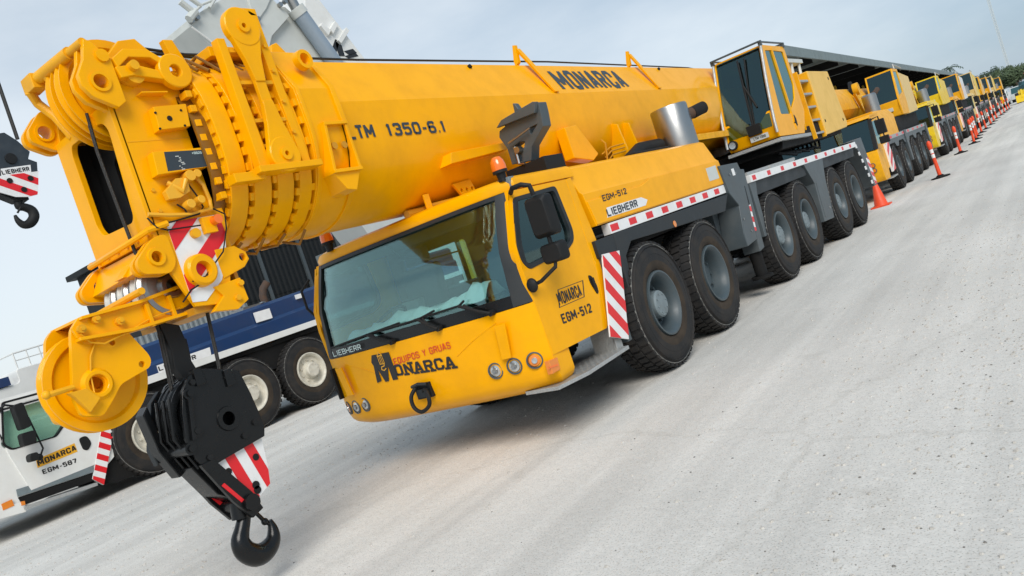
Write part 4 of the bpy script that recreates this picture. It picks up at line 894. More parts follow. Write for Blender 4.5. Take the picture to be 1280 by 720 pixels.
for q in [(-5.413,2.162),(-5.307,2.199),(-5.163,2.149)]: MB().cyl((.25, q[0], q[1]), (.285, q[0], q[1]), .028, 10).cyl((.285, q[0], q[1]), (.30, q[0], q[1]), .014, 6).build('bolt', YEL2, nose)
bb = [(-5.610,1.800),(-5.583,1.764),(-5.524,1.643),(-5.439,1.709),(-5.502,1.795)]
MB().prism(bb, 'x', .215, .265).build('rope_guard', YEL2, nose, .008)
q = [(-5.725,1.830),(-5.688,1.827),(-5.562,1.826)]
MB().tube([(.24, *q[0]), (.25, *q[1]), (.24, *q[2])], .018, 8).ball((.24, *q[0]), .028, 10, 6).build('pin', YEL2, nose)
b = MB()
loop_x = lambda pts, x, r: b.tube([(x+.008*(i % 2), y, z) for i, (y, z) in enumerate(pts)], r, 5)
loop_x([(-4.721,2.131),(-4.940,2.116),(-5.099,2.074),(-5.306,2.032),(-5.383,2.065),(-5.427,2.132)], .262, .006)
loop_x([(-5.332,2.068),(-5.398,1.984),(-5.435,1.860),(-5.453,1.747),(-5.501,1.695),(-5.565,1.744)], .225, .006)
loop_x([(-4.539,2.097),(-4.895,2.076),(-5.190,2.054)], .265, .005)
b.build('lashing_wire', YEL2, nose)
# ropes
MB().tube([(.20, *[(-4.863,3.594)][0]), (.20, *[(-4.879,3.318)][0]), (.20, *[(-4.863,2.573)][0])], .013, 8).build('hoist_rope', ROPE, C1)
MB().tube([(.15, -4.55, 4.135), (.15, -3.9, 4.06), (.15, -2.0, 4.045), (.2, 1.5, 4.05), (.2, 6.4, 4.0), (.2, 10.0, 3.75)], .012, 6).build('hoist_rope', ROPE, C1)
MB().tube([(.06, -4.55, 4.13), (.06, -3.0, 4.03)], .014, 6).build('hoist_rope', ROPE, C1)
# rails and brackets along the base section
MB().box((-.05, -2.94, 3.93), (.05, -2.0, 3.97)).build('rope_rail', YEL2, boom, .006)
for y in (.62, 3.75):
    MB().prism([(.30, 3.925), (.36, 3.96), (.385, 4.17), (.35, 4.18), (.30, 4.0)], 'y', y-.10, y-.04).hexa([(.35, y-.08, 4.13), (.385, y-.08, 4.13), (.385, y-.0, 4.13), (.35, y-.0, 4.13), (.575, y+.12, 3.49), (.605, y+.12, 3.49), (.605, y+.22, 3.49), (.575, y+.22, 3.49)]).build('rope_guide', YEL, boom, .006)
for y in (-.55, 4.6): MB().cyl((.385, y, 3.9), (.40, y, 3.87), .025, 8).build('plug', HOL, boom)
MB().prism([(-1.711,2.887),(-0.671,2.926),(-0.715,2.848),(-1.767,2.777)], 'x', .5, .66).build('guide_rail', YEL, boom, .008)
wd_ = [(.40, 3.02), (1.30, 3.02), (1.34, 2.9), (1.2, 2.5), (.35, 2.5)]
MB().prism([(.50, 3.0), (.80, 3.02), (1.12, 2.62), (.95, 2.55), (.50, 2.62)], 'x', .56, .70).build('cylinder_bracket', YEL, boom, .015)
for y in (1.95, 2.3): MB().prism([(.50, 3.05), (.66, 2.98), (.70, 2.55), (.45, 2.50)], 'y', y, y+.04).build('web_plate', YEL, boom, .006)
MB().prism([(2.4, 2.70), (6.2, 2.66), (6.2, 2.55), (2.4, 2.60)], 'x', .5, .64).build('guide_rail', YEL2, boom, .008)
b = MB()
for i in range(3): b.tube([(.62, 1.35+.06*i, 2.62-.05*i), (.69, 1.5, 2.68-.05*i), (.69, 1.9, 2.70-.05*i)], .010, 6)
b.tube([(.64, 1.38, 2.45), (.70, 1.38, 2.74), (.64, 1.42, 2.80)], .013, 6).build('pipework', YOX, boom)
MB().tube([(.30, -1.9, 2.46), (.42, -1.2, 2.47), (.40, -.3, 2.5)], .03, 8).build('pipework', YOX, boom)
MB().tube([(.2, -2.1, 2.44), (.3, -1.5, 2.43)], .05, 8).build('pipework', YOX, boom)
MB().prism([(-1.55, 2.62), (-1.25, 2.64), (-1.2, 2.45), (-1.42, 2.44)], 'x', .40, .43, [circ((-1.44+.09*i, 2.54), .022, 8) for i in range(3)]).build('perforated_bracket', YEL, boom, .004)
MB().prism([(-1.98, 2.58), (-1.90, 2.58), (-1.90, 2.42), (-1.98, 2.42)], 'x', .36, .38).build('tab', YEL, boom, .004)
side_text('LTM', INKG, boom, .598, [(-2.924,3.123),(-2.587,3.125),(-2.867,3.249)], .015)
side_text('1350-6.1', INKG, boom, .598, [(-2.442,3.123),(-1.586,3.112),(-2.384,3.245)], .015)
sl_ = Vector((-.585*.38, 0, .455)).normalized()
bs0 = Vector((.578, 1.10, 3.485))
text('MONARCA', 'lettering', INKG, boom, (.5625, 1.02, 3.517), (0, 1, 0), tuple(sl_), 1.95, .36, .03, .004)
# boom rest, grey casting behind the cab roof
BRY = -.92
br_out = [(0.796,3.122),(0.831,3.047),(0.745,3.026),(0.719,2.965),(0.771,2.823),(0.765,2.649),(1.007,2.610),(1.068,2.744),(1.274,2.885),(1.296,3.018),(1.304,3.125),(1.281,3.134),(1.158,3.122),(1.079,3.127),(0.959,3.121)]
br = MB().prism(br_out, 'y', BRY, BRY+.16, [[(1.104,2.928),(1.214,2.930),(1.107,2.858),(1.095,2.880)], [(0.844,2.815),(0.951,2.838),(1.006,2.818),(0.976,2.768),(0.872,2.752)], [(0.831,2.732),(0.920,2.736),(0.904,2.645),(0.832,2.653)]]).build('boom_rest', GRY, C1, .01)
MB().prism([(0.758,3.057),(1.260,3.032),(1.310,3.131),(1.275,3.144),(1.146,3.135),(0.847,3.111)], 'y', BRY-.06, BRY).build('rest_pad', GRY, br, .01)
MB().prism([(1.033,3.222),(1.058,3.204),(1.082,3.134),(1.021,3.114)], 'y', BRY-.04, BRY+.04).build('rest_horn', GRY, br, .012)
b = MB(); b.tube([(.84, BRY-.05, 2.86), (1.15, BRY-.05, 2.92)], .012, 6).cyl((.93, BRY-.08, 2.76), (.93, BRY, 2.76), .035, 8).tube([(.90, BRY-.05, 2.80), (.90, BRY-.07, 2.62), (.97, BRY-.07, 2.6)], .016, 6).build('rest_pin', STL, br)
MB().box((.7, -.98, 2.42), (1.2, -.6, 2.60)).build('rest_base', MBK, br, .01)

# ================================================================ hook block hanging from the boom head
HB = empty('hook_block', (.12, -4.7, .2), 'big black hook block with striped plate hanging from the foremost boom head', 'hook block', 'crane hook blocks')
HF = [(-4.904,1.572),(-4.822,1.657),(-4.742,1.685),(-4.559,1.626),(-4.557,1.595),(-4.502,1.577),(-4.485,1.603),(-4.434,1.574),(-4.405,1.395),(-4.381,1.128),(-4.412,1.051),(-4.641,1.031),(-4.856,1.011),(-4.927,1.012),(-4.969,1.100),(-4.993,1.250),(-4.957,1.428)]
hx = [(-4.647,1.277)][0]
MB().prism(HF, 'x', .215, .25, [circ(hx, .065)]).build('cheek_plate', BLK, HB, .008)
MB().prism([(y-.02, z-.02) for y, z in HF], 'x', -.08, -.045).build('cheek_plate', BLK, HB, .008)
MB().lathe([(0, .05), (.012, .05), (.012, .085), (0, .09)], (.25, *hx), (1, 0, 0), 28, closed=True).build('bush', BLK, HB)
for x in (.155, .085, .015): sheave('sheave', x, -4.72, 1.36, .30, .062, BLK, HB, .09)
MB().cyl((-.07, -4.66, 1.36), (.22, -4.66, 1.36), .05, 16).build('axle', BLK, HB)
for q in [(-4.837,1.540),(-4.958,1.183),(-4.877,1.281)]: MB().cyl((-.08, q[0]-.03, q[1]), (.265, q[0]-.03, q[1]), .045, 14).cyl((.265, q[0]-.03, q[1]), (.28, q[0]-.03, q[1]), .025, 8).build('spacer_bolt', BLK, HB)
for q in [(-4.815,1.607),(-4.552,1.557),(-4.457,1.175),(-4.877,1.074),(-4.898,1.388),(-4.573,1.114)]: MB().cyl((.25, q[0], q[1]), (.266, q[0], q[1]), .022, 6).build('bolt', MBK, HB)
for q in [(-4.758,1.660),(-4.535,1.582)]: MB().prism([(q[0]-.04, q[1]-.09), (q[0]+.04, q[1]-.09), (q[0]+.03, q[1]+.03), (q[0]-.03, q[1]+.03)], 'x', .20, .27).build('rope_anchor', BLK, HB, .008)
MB().prism([(-4.897,1.506),(-4.866,1.506),(-4.930,1.236),(-4.963,1.232)], 'x', .25, .275).build('edge_rib', BLK, HB, .004)
MB().prism([(-4.876,1.622),(-4.962,1.556),(-5.080,1.248),(-5.065,1.124),(-5.006,1.218),(-4.962,1.438),(-4.860,1.581)], 'x', -.15, -.09).build('rope_guard', DGR, HB, .01)
MB().prism([(-5.10, 1.50), (-5.05, 1.55), (-5.03, 1.25), (-4.95, 1.02), (-5.0, 1.0), (-5.08, 1.22)], 'x', -.10, .02).build('rope_guard', BLK, HB, .012)
b = MB()
for x in (.20, .12, .03): b.tube([(x, -4.99, 1.55), (x+.005, -5.05, 1.28), (x, -4.95, 1.03)], .012, 6)
b.build('guard_rod', BLK, HB)
for x in (-.06, .22):
    MB().prism([(-4.96, 1.05), (-4.86, 1.06), (-4.66, .72), (-4.62, .58), (-4.72, .55), (-4.82, .72)], 'x', x, x+.04).build('hanger', BLK, HB, .008)
    MB().prism([(-4.87, .86), (-4.845, .87), (-4.745, .70), (-4.77, .69)], 'x', x+.04, x+.044).build('reflector', RED, HB, smooth=0)
MB().prism([(-4.98, 1.05), (-4.80, 1.06), (-4.62, .72), (-4.68, .66), (-4.86, .80)], 'x', -.05, .16).build('lower_frame', BLK, HB, .012)
MB().cyl((-.09, -4.70, .66), (.29, -4.70, .66), .06, 16).build('trunnion', BLK, HB)
spp = [(-4.837,1.010),(-4.421,1.049),(-4.447,0.839),(-4.479,0.708),(-4.593,0.659),(-4.703,0.630),(-4.784,0.807)]
sp_ = striped('striped_plate', spp, 'x', .20, .215, HB, .165, (1., .22), False, .48)
for q, r in zip([(-4.519,0.933),(-4.758,0.924),(-4.594,0.710),(-4.593,0.747)], (.026, .024, .03, .03)): MB().cyl((.212, q[0], q[1]), (.222, q[0], q[1]), r, 12).build('hole_plug', HOL, HB)
hk = [(-4.670,0.630),(-4.716,0.540),(-4.759,0.475),(-4.794,0.413),(-4.781,0.332),(-4.710,0.264),(-4.618,0.260),(-4.545,0.305),(-4.520,0.375),(-4.521,0.445)]
MB().tube(smooth_path([(.12, y, z) for y, z in hk]), [q[0] for q in smooth_path([(r_,) for r_ in (.045, .05, .056, .068, .078, .082, .072, .055, .038, .018)])], 16).build('hook', BLK, HB)
q = [(-4.621,0.575),(-4.562,0.453),(-4.532,0.419)]
MB().tube([(.12, *q[0]), (.12, *q[1]), (.12, *q[2])], .016, 8).ball((.12, *q[1]), .028, 10, 6).build('latch', BLK, HB)
MB().cyl((.12, -4.73, .56), (.12, -4.71, .68), .065, 16).build('hook_nut', BLK, HB)
for P in ([(-4.828,2.087),(-4.885,1.644),(-4.930,1.303)], [(-4.811,2.082),(-4.868,1.638)], [(-4.489,2.080),(-4.550,1.620)]):
    MB().tube([((.1 if P[0][0] < -4.7 else .2), y, z) for y, z in P], .014, 8).build('hoist_rope', ROPE, HB)
MB().prism([(-4.830,2.086),(-4.689,2.024),(-4.677,1.848),(-4.692,1.755),(-4.668,1.661),(-4.784,1.614),(-4.833,1.738),(-4.811,1.864)], 'x', .05, .13).build('wedge_socket', MBK, HB, .012)
MB().prism([(-4.765,1.923),(-4.664,1.918),(-4.682,1.764),(-4.796,1.769)], 'x', .06, .12).build('socket_block', MBK, HB, .01)

# ================================================================ the white and navy crane on the left
WX = -8.8
W = empty('mobile_crane', (-10.2, 0, 0), 'white and navy mobile crane with cream wheel rims parked on the left', 'crane')
put_wheels(wheel_parts(.77, .42, WRM, WRM, False, 44), W, WX+10.2, (-.56, 1.62, 3.25, 5.6, 7.4), .77)
for y in (-.56, 1.62, 3.25, 5.6, 7.4): MB().cyl((-11.4, y, .77), (-9.1, y, .77), .1, 10).build('axle', UND, W)
MB().box((-11.0, -2.2, .7), (-9.4, 9.5, 1.6)).box((-11.5, -.9, 1.55), (-8.95, 9.4, 1.72)).build('chassis', UND, W, .02)
# navy hood over the deck with a stepped pressing, white line below it
def blue(zt): return [(-8.86, 1.72), (-8.86, zt-.42), (-8.93, zt-.36), (-8.93, zt-.06), (-9.0, zt), (-11.5, zt), (-11.5, 1.72)]
r0 = [(x, -.75, z) for x, z in blue(2.12)]; r1 = [(x, -.35, z) for x, z in blue(2.35)]; r2 = [(x, 1.2, z) for x, z in blue(2.42)]; r3 = [(x, 4.4, z) for x, z in blue(2.55)]; r4 = [(x, 9.2, z) for x, z in blue(2.55)]
wh = MB().loft([r0, r1, r2, r3, r4]).build('hood', NAVY, W, .02)
for y0, y1, z in ((1.9, 2.15, 2.28), (-.45, -.1, 1.95)): pass
MB().box((-8.90, 2.35, 2.12), (-8.855, 2.75, 2.34)).build('notice', WFI, wh, smooth=0)
MB().box((-8.95, 3.55, 2.36), (-8.86, 3.68, 2.46)).build('notice', WFI, wh, smooth=0)
ws = MB().prism([(-1.0, 1.62), (9.2, 1.72), (9.2, 1.84), (-1.0, 1.76)], 'x', -9.0, -8.845).build('white_stripe', WHT, W, .006)
np_ = [(-0.052,1.907),(1.101,1.933),(1.076,1.772),(-0.060,1.751)]
MB().prism(np_, 'x', -8.86, -8.843).build('name_plate', WFI, wh, smooth=0)
side_text('LIEBHERR', INK, wh, -8.843, [(-0.048,1.794),(0.754,1.794),(-0.032,1.884)], .025)
MB().prism([(-1.0, 1.05), (9.2, 1.1), (9.2, 1.62), (-1.0, 1.55)], 'x', -9.15, -9.0).build('side_skirt', UND, W)
MB().box((-8.99, 2.55, 1.62), (-8.95, 2.68, 1.70)).build('side_marker', AMB, W)
# cab: white shell, green glass, door lettering
ctop = [(-2.647,2.315),(-1.854,2.288),(-1.829,2.165),(-2.690,2.180)]
cabp = [(-3.6, .40), (-2.92, .38), (-1.30, .50), (-1.22, 1.3), (-1.28, 1.9), (-1.34, 2.12), (-2.75, 2.16), (-3.2, 1.95), (-3.62, 1.3)]
wwin = rounded([(-2.702,2.114),(-1.966,2.081),(-1.864,1.472),(-2.096,1.290),(-2.795,1.334),(-2.888,1.453)], .05)
wc = MB().prism(cabp, 'x', -11.4, -11.34, [wwin]).prism([(-3.0, 2.1), (-1.34, 2.06), (-1.34, 2.12), (-3.0, 2.16)], 'x', -11.34, -8.93).prism([(-1.36, .6), (-1.30, .6), (-1.30, 2.1), (-1.36, 2.1)], 'x', -11.34, -8.93).prism([(-3.62, .42), (-3.55, .42), (-3.55, 1.25), (-3.62, 1.3)], 'x', -11.34, -8.93).build('cab', WHT, W, .01)
MB().prism([(-3.6, .40), (-2.92, .38), (-1.6, .46), (-1.32, .62), (-1.22, 1.3), (-1.28, 1.9), (-1.34, 2.12), (-2.75, 2.16), (-3.2, 1.95), (-3.62, 1.3)], 'x', -8.93, -8.865, [shrink(wwin, 1.02)]).build('cab_wall', WHT, W, .008)
MB().prism([(-3.0, 2.13), (-1.20, 2.08), (-.75, 2.06), (-.75, 1.98), (-1.22, 1.96), (-3.0, 2.03)], 'x', -8.95, -8.835).build('roof_edge', WHT, W, .01)
MB().prism([(-2.95, 2.02), (-1.30, 1.955), (-1.30, 1.93), (-2.95, 1.99)], 'x', -8.9, -8.832).build('rain_gutter', MBK, W)
wdp = [(-2.697,2.155),(-1.937,2.116),(-1.586,1.311),(-1.674,0.483),(-2.903,0.608),(-2.948,1.249)]
wdr = MB().prism([(-2.9, 1.96), (-1.56, 1.93), (-1.30, 1.35), (-1.42, .62), (-2.72, .62), (-2.84, 1.25)], 'x', -8.87, -8.84, [wwin]).build('door', WHT, W, .008)
MB().prism(wwin, 'x', -8.875, -8.83, [shrink(wwin, .93)]).build('window_frame', MBK, wdr, .006)
MB().prism(shrink(wwin, .94), 'x', -8.872, -8.862).build('window', GLG, wdr)
MB().prism(shrink(wwin, .97), 'x', -8.99, -8.97).build('added_window_panel', mat('pale_green_daylight', (.84, .96, .88), .9), W)  # added panel, its pale green stands in for daylight seen through the cab
MB().prism(rounded([(-1.790,1.140),(-1.652,1.144),(-1.610,0.981),(-1.711,0.890),(-1.779,0.933)], .06), 'x', -8.85, -8.825).build('handle', MBK, wdr, .008)
lab = [(-2.507,1.056),(-1.873,1.087),(-1.871,0.935),(-2.526,0.919)]
MB().prism(lab, 'x', -8.845, -8.836).build('sign', YLET, wdr, smooth=0)
side_text('MONARCA', INK, wdr, -8.836, [(-2.507,0.939),(-1.874,0.965),(-2.496,1.031)], .02)
side_text('EGM-587', INK, wdr, -8.839, [(-2.480,0.789),(-1.927,0.764),(-2.467,0.867)], .03)
striped('striped_plate', [(-1.340,1.234),(-1.232,1.088),(-1.243,0.972),(-1.654,0.241),(-1.793,0.405)], 'x', -8.9, -8.83, W, .19, (.62, .78), True)
MB().prism([(-1.214,1.041),(-0.937,0.170),(-1.356,0.172),(-1.649,0.243)], 'x', -9.3, -8.92).build('mud_flap', UND, W)
MB().prism([(-2.907,0.430),(-1.764,0.329),(-1.769,0.273),(-2.912,0.378)], 'x', -9.1, -8.78).build('step', ALU, W, .004)
MB().prism([(-2.925,0.592),(-1.714,0.503),(-1.745,0.370),(-2.900,0.445)], 'x', -9.2, -8.86).build('step_recess', UND, W)
MB().prism([(-2.911,0.721),(-1.707,0.616),(-1.730,0.509),(-2.925,0.605)], 'x', -8.9, -8.842).build('door_sill', HUB, W, .004)
MB().prism([(-3.319,0.614),(-2.867,0.483),(-2.892,0.332),(-3.383,0.407)], 'x', -9.3, -8.83).build('bumper_corner', WHT, W, .01)
MB().prism([(-3.177,0.598),(-3.022,0.606),(-3.021,0.498),(-3.186,0.495)], 'x', -8.84, -8.822).build('indicator', AMB, W)
MB().prism([(-2.919,0.518),(-2.863,0.505),(-2.872,0.442),(-2.928,0.454)], 'x', -8.84, -8.822).build('side_marker', AMB, W)
for pts in ([(-2.680,2.002),(-2.521,2.013),(-2.514,1.601),(-2.683,1.585)], [(-2.709,1.541),(-2.495,1.526),(-2.521,1.331),(-2.728,1.332)], [(-2.695,1.186),(-2.561,1.186),(-2.578,1.056),(-2.712,1.058)]):
    MB().prism(rounded(pts, .05), 'x', -8.68, -8.5).build('mirror', MBK, W, .02)
MB().tube([(-8.84, -2.8, 2.0), (-8.6, -2.75, 2.05), (-8.58, -2.62, 1.98)], .02, 6).tube([(-8.58, -2.5, 1.75), (-8.58, -2.45, 1.2), (-8.84, -2.45, 1.05)], .015, 6).ball((-8.7, -2.5, 1.08), .06, 8, 6).build('mirror_arm', MBK, W)
MB().box((-11.3, -3.4, .5), (-8.95, -1.4, .9)).build('cab_interior', INT, W)
MB().prism(rounded([(-2.3, .9), (-1.5, .9), (-1.42, 1.35), (-1.55, 1.4), (-1.7, 1.15), (-2.3, 1.15)], .05), 'x', -9.7, -9.2).build('seat', SEA, W, .03)
# exhaust bend behind the hood
MB().tube([(-9.2, 2.95, 2.4), (-9.2, 2.95, 2.66), (-9.18, 3.0, 2.80), (-9.12, 3.12, 2.92)], .085, 12).build('exhaust_pipe', RST, W)
MB().box((-9.6, 2.3, 2.4), (-9.1, 2.75, 2.52)).tube([(-9.2, 2.5, 2.45), (-9.1, 2.8, 2.52), (-9.2, 3.1, 2.45)], .02, 6).build('pipework', STL, W)
# superstructure, counterweight and the raised boom with its lifting ram
MB().cyl((-10.2, 6.2, 1.72), (-10.2, 6.2, 2.6), .9, 30).build('slewing_ring', UND, W)
MB().prism([(7.5, 2.6), (8.6, 2.6), (9.4, 3.1), (9.4, 4.05), (6.9, 4.08), (7.25, 3.35)], 'x', -10.9, -9.75).build('superstructure', CRM, W, .03)
MB().box((-11.4, 9.0, 2.7), (-9.2, 10.0, 3.6)).build('counterweight', CRM, W, .04)
bA = [(3.342,8.933),(3.822,9.186),(4.532,9.543),(5.284,10.320),(6.274,9.187),(5.501,8.636),(5.077,8.004),(3.886,8.100),(3.347,8.787)]
wb = MB().prism(bA, 'x', -10.3, -9.0).build('boom_foot', CRM, W, .015)
MB().prism([(5.186,10.358),(6.360,10.184),(5.555,9.298),(5.092,8.911)], 'x', -9.02, -8.95).build('flange_plate', CRM, W, .01)
bB = [(5.929,9.510),(6.375,9.499),(7.888,8.036),(8.612,6.933),(6.755,6.129),(5.256,8.093)]
MB().prism(bB, 'x', -10.2, -9.15).build('boom_web', CRM, W, .01)
MB().cyl((-8.95, *[(6.543,9.307)][0]), (-8.95, *[(8.016,6.367)][0]), .20, 20).build('lifting_ram', mat('ram_grey', (.30, .36, .42), .35, .3, noise=(4, .3, (.2, .24, .28))), W)
MB().cyl((-8.95, *[(6.185,10.396)][0]), (-8.95, *[(6.543,9.307)][0]), .13, 16).build('ram_rod', STL, W)
MB().cyl((-8.95, *[(6.499,9.388)][0]), (-8.95, *[(6.604,9.206)][0]), .225, 20).build('ram_collar', CRM, W, .01)
bC = [(7.733,10.669),(7.944,10.105),(8.977,8.360),(10.286,6.253),(8.521,6.122),(7.265,9.303)]
wbm = MB().prism(bC, 'x', -10.6, -9.5).build('raised_boom', WHT, W, .02)
for P in ([(7.797,8.519),(8.096,8.867),(8.246,8.804),(7.954,8.478)], [(8.096,8.867),(8.256,8.690),(8.244,8.393),(8.033,8.389),(8.035,8.661)], [(8.244,8.393),(8.686,8.494),(8.770,8.403),(8.365,8.326)], [(8.275,8.531),(8.645,8.609),(8.749,8.496),(8.437,8.420)]):
    MB().prism(P, 'x', -9.495, -9.485).build('lettering', INK, wbm, smooth=0)
for P in ([(7.949,9.114),(8.231,9.354),(8.311,9.267),(8.008,8.981)], [(7.735,9.283),(7.959,9.069),(7.811,8.928),(7.638,9.188)], [(8.106,8.803),(8.577,9.189),(8.659,9.100),(8.186,8.715)]):
    MB().prism(P, 'x', -9.7, -9.4).build('bracket', WHT, wbm, .01)
for P, r in (([(3.197,9.278),(3.463,9.042)], .07), ([(3.394,9.439),(3.707,9.206)], .05), ([(3.388,9.000),(3.721,9.244),(4.064,9.382)], .03), ([(3.265,8.883),(3.498,9.081)], .09), ([(4.181,9.467),(3.904,9.183)], .04)):
    MB().tube([(-8.9, *q) for q in P], r, 8).build('pipe', CRM, W)
for q in [(3.350,8.875),(3.522,8.958),(5.193,9.018),(6.038,9.437),(6.229,9.534),(6.422,9.632)]: MB().cyl((-9.0, *q), (-8.9, *q), .06, 10).build('bolt', STL, W)
MB().tube([(-8.95, *q) for q in [(3.315,8.726),(3.653,8.446),(3.903,8.117)]], .02, 6).build('seam', WHT, W)
# ---- hook block high on the far left
LB = empty('hook_block', (-9.5, -1.2, 5.1), 'small dark hook block hanging in front of the sky at the far left', 'hook block', 'crane hook blocks')
lp_ = [(-1.201,6.757),(-0.926,6.785),(-0.760,6.621),(-0.610,6.394),(-0.682,6.261),(-0.550,6.187),(-0.605,5.976),(-0.663,5.796),(-1.533,5.779),(-1.402,6.445)]
MB().prism(lp_, 'x', -9.58, -9.52).build('cheek_plate', mat('anthracite_paint', (.022, .03, .038), .4, noise=(4, .4, (.06, .07, .08))), LB, .012)
MB().prism([(y, z) for y, z in lp_], 'x', -9.9, -9.84).build('cheek_plate', MATS['anthracite_paint'], LB, .012)
MB().cyl((-9.84, *[(-0.971,6.303)][0]), (-9.58, *[(-0.971,6.303)][0]), .32, 24).build('sheave', MBK, LB)
MB().cyl((-9.52, *[(-0.976,6.288)][0]), (-9.49, *[(-0.976,6.288)][0]), .10, 20).build('bush', MBK, LB, .008)
MB().prism([(-1.201,6.117),(-0.688,6.142),(-0.718,6.006),(-1.230,5.985)], 'x', -9.52, -9.508).build('name_plate', WFI, LB, smooth=0)
side_text('LIEBHERR', INK, LB, -9.507, [(-1.211,6.004),(-0.733,6.030),(-1.192,6.085)], .04)
striped('striped_plate', [(-1.471,5.978),(-1.260,5.985),(-0.595,6.006),(-0.683,5.737),(-0.750,5.575),(-0.925,5.552),(-1.122,5.578),(-1.442,5.738)], 'x', -9.52, -9.50, LB, .26, (.55, .95), False, .5)
for q in [(-1.133,5.881),(-0.775,5.886),(-0.949,5.692)]: MB().cyl((-9.5, *q), (-9.485, *q), .05, 12).build('hole_plug', HOL, LB)
MB().prism([(-1.363,5.880),(-1.170,5.736),(-0.892,5.579),(-0.884,5.517),(-1.105,5.516),(-1.325,5.666)], 'x', -9.8, -9.56).build('lower_frame', MBK, LB, .015)
h2_ = [(-1.043,5.538),(-1.063,5.434),(-0.975,5.406),(-0.875,5.331),(-0.873,5.207),(-0.977,5.100),(-1.092,5.088),(-1.160,5.175),(-1.179,5.284)]
MB().tube(smooth_path([(-9.65, *q) for q in h2_]), [q[0] for q in smooth_path([(r_,) for r_ in (.07, .07, .075, .085, .09, .085, .07, .05, .025)])], 12).build('hook', MBK, LB)
MB().tube([(-9.6, *q) for q in [(-1.037,5.430),(-1.144,5.309)]], .02, 6).build('latch', MBK, LB)
MB().tube([(-9.6, *q) for q in [(-0.708,6.669),(-0.697,7.654),(-0.690,8.880)]], .035, 8).build('hoist_rope', ROPE, LB)
# ---- white tank trailer with a railed walkway, far left behind the white crane
T = empty('tank_trailer', (-14, 0, 0), 'plain white tank trailer with a railed walkway on top behind the white crane', 'trailer')
MB().prism(rounded([(-5.2, 1.0), (2.6, 1.0), (2.6, 2.45), (.9, 2.62), (.85, 2.86), (-.35, 2.86), (-.35, 2.55), (-5.2, 2.45)], .08), 'x', -16.2, -14).build('tank_body', WHT, T, .03)
MB().box((-15.9, -5, .75), (-14.3, 2.4, 1.0)).build('chassis', UND, T)
for y in (-4.2, -3.0, 1.6): MB().lathe([(0, .3), (0, .48), (-.05, .5), (-.3, .5), (-.3, .3)], (-14.05, y, .5), (1, 0, 0), 24, closed=True).build('wheel', RUB, T)
for y in (-4.2, -3.0, 1.6): MB().lathe([(0, .3), (0, .48), (-.05, .5), (-.3, .5), (-.3, .3)], (-15.9, y, .5), (1, 0, 0), 24, closed=True).build('wheel', RUB, T)
rl = MB().tube([(-14.05, -.28, 3.22), (-14.05, .78, 3.26)], .022, 6).build('top_rail', WHT, T)
MB().tube([(-14.05, -.28, 3.05), (-14.05, .78, 3.07)], .016, 6).build('mid_rail', WHT, T)
for y in (-.28, .0, .27, .52, .78): MB().tube([(-14.05, y, 2.8), (-14.05, y, 3.24)], .018, 6).build('rail_post', WHT, T)
MB().tube([(-15.2, -.28, 3.22), (-14.05, -.28, 3.22)], .02, 6).build('top_rail', WHT, T)
MB().box((-14.6, -1.2, 2.55), (-13.95, -.55, 2.75)).build('locker', NAVY, T, .01)
MB().lathe([(0, .14), (.02, .16), (.02, .1), (0, .1)], (-13.97, .9, 2.95), (1, 0, 0), 20, closed=True).build('hose_reel', WHT, T)
# ---- dark corrugated workshop and the grey fence beside it
B = empty('workshop', (-16, 8, 0), 'dark corrugated workshop seen beneath the yellow boom behind the white crane', 'building')
CHA = mat('charcoal_sheet', (.007, .009, .010), .6, spec=.3, noise=(2, .4, (.018, .02, .02)))
def corrugated(y0, y1, z0, z1, x, pitch, dep):
    b = MB(); n = int((y1-y0)/pitch); f = []
    for i in range(n*4+1):
        y = y0+(y1-y0)*i/(n*4); f.append((x+(dep if i % 4 in (1, 2) else 0), y))
    va = [b.bm.verts.new((a, y, z0)) for a, y in f]; vb = [b.bm.verts.new((a, y, z1)) for a, y in f]
    for i in range(len(f)-1): b._f([va[i], va[i+1], vb[i+1], vb[i]])
    return b
for k in range(4): corrugated(6.5, 13.3, .0+1.5*k, 1.49+1.5*k, -16+.012*k, .2, .03).build('wall_sheet', CHA, B, smooth=0, recalc=False)
MB().box((-24, 6.45, 0), (-16.05, 13.3, 6.0)).build('wall', CHA, B)
MB().box((-24.3, 6.2, 6.0), (-15.6, 13.5, 6.2)).build('roof', CHA, B, .02)
for y in (6.5, 8.2, 9.9, 11.6): MB().box((-16.0, y, 0), (-15.9, y+.12, 6.0)).build('post', GRY, B)
F = empty('sheet_fence', (-15, 3, 0), 'grey corrugated sheet fence low behind the navy hood of the white crane', 'fence')
FS = mat('galvanised_sheet', (.24, .27, .28), .5, .2, noise=(2, .4, (.16, .17, .17)))
for k in range(4): corrugated(2.6+1.0*k, 3.59+1.0*k, 0, 2.86+.03*k, -15+.004*k, .16, .03).build('sheet', FS, F, smooth=0, recalc=False)
for y in (2.6, 4.1, 5.6, 6.5): MB().box((-15.14, y, 0), (-15.05, y+.08, 2.8)).build('post', GRY, F)

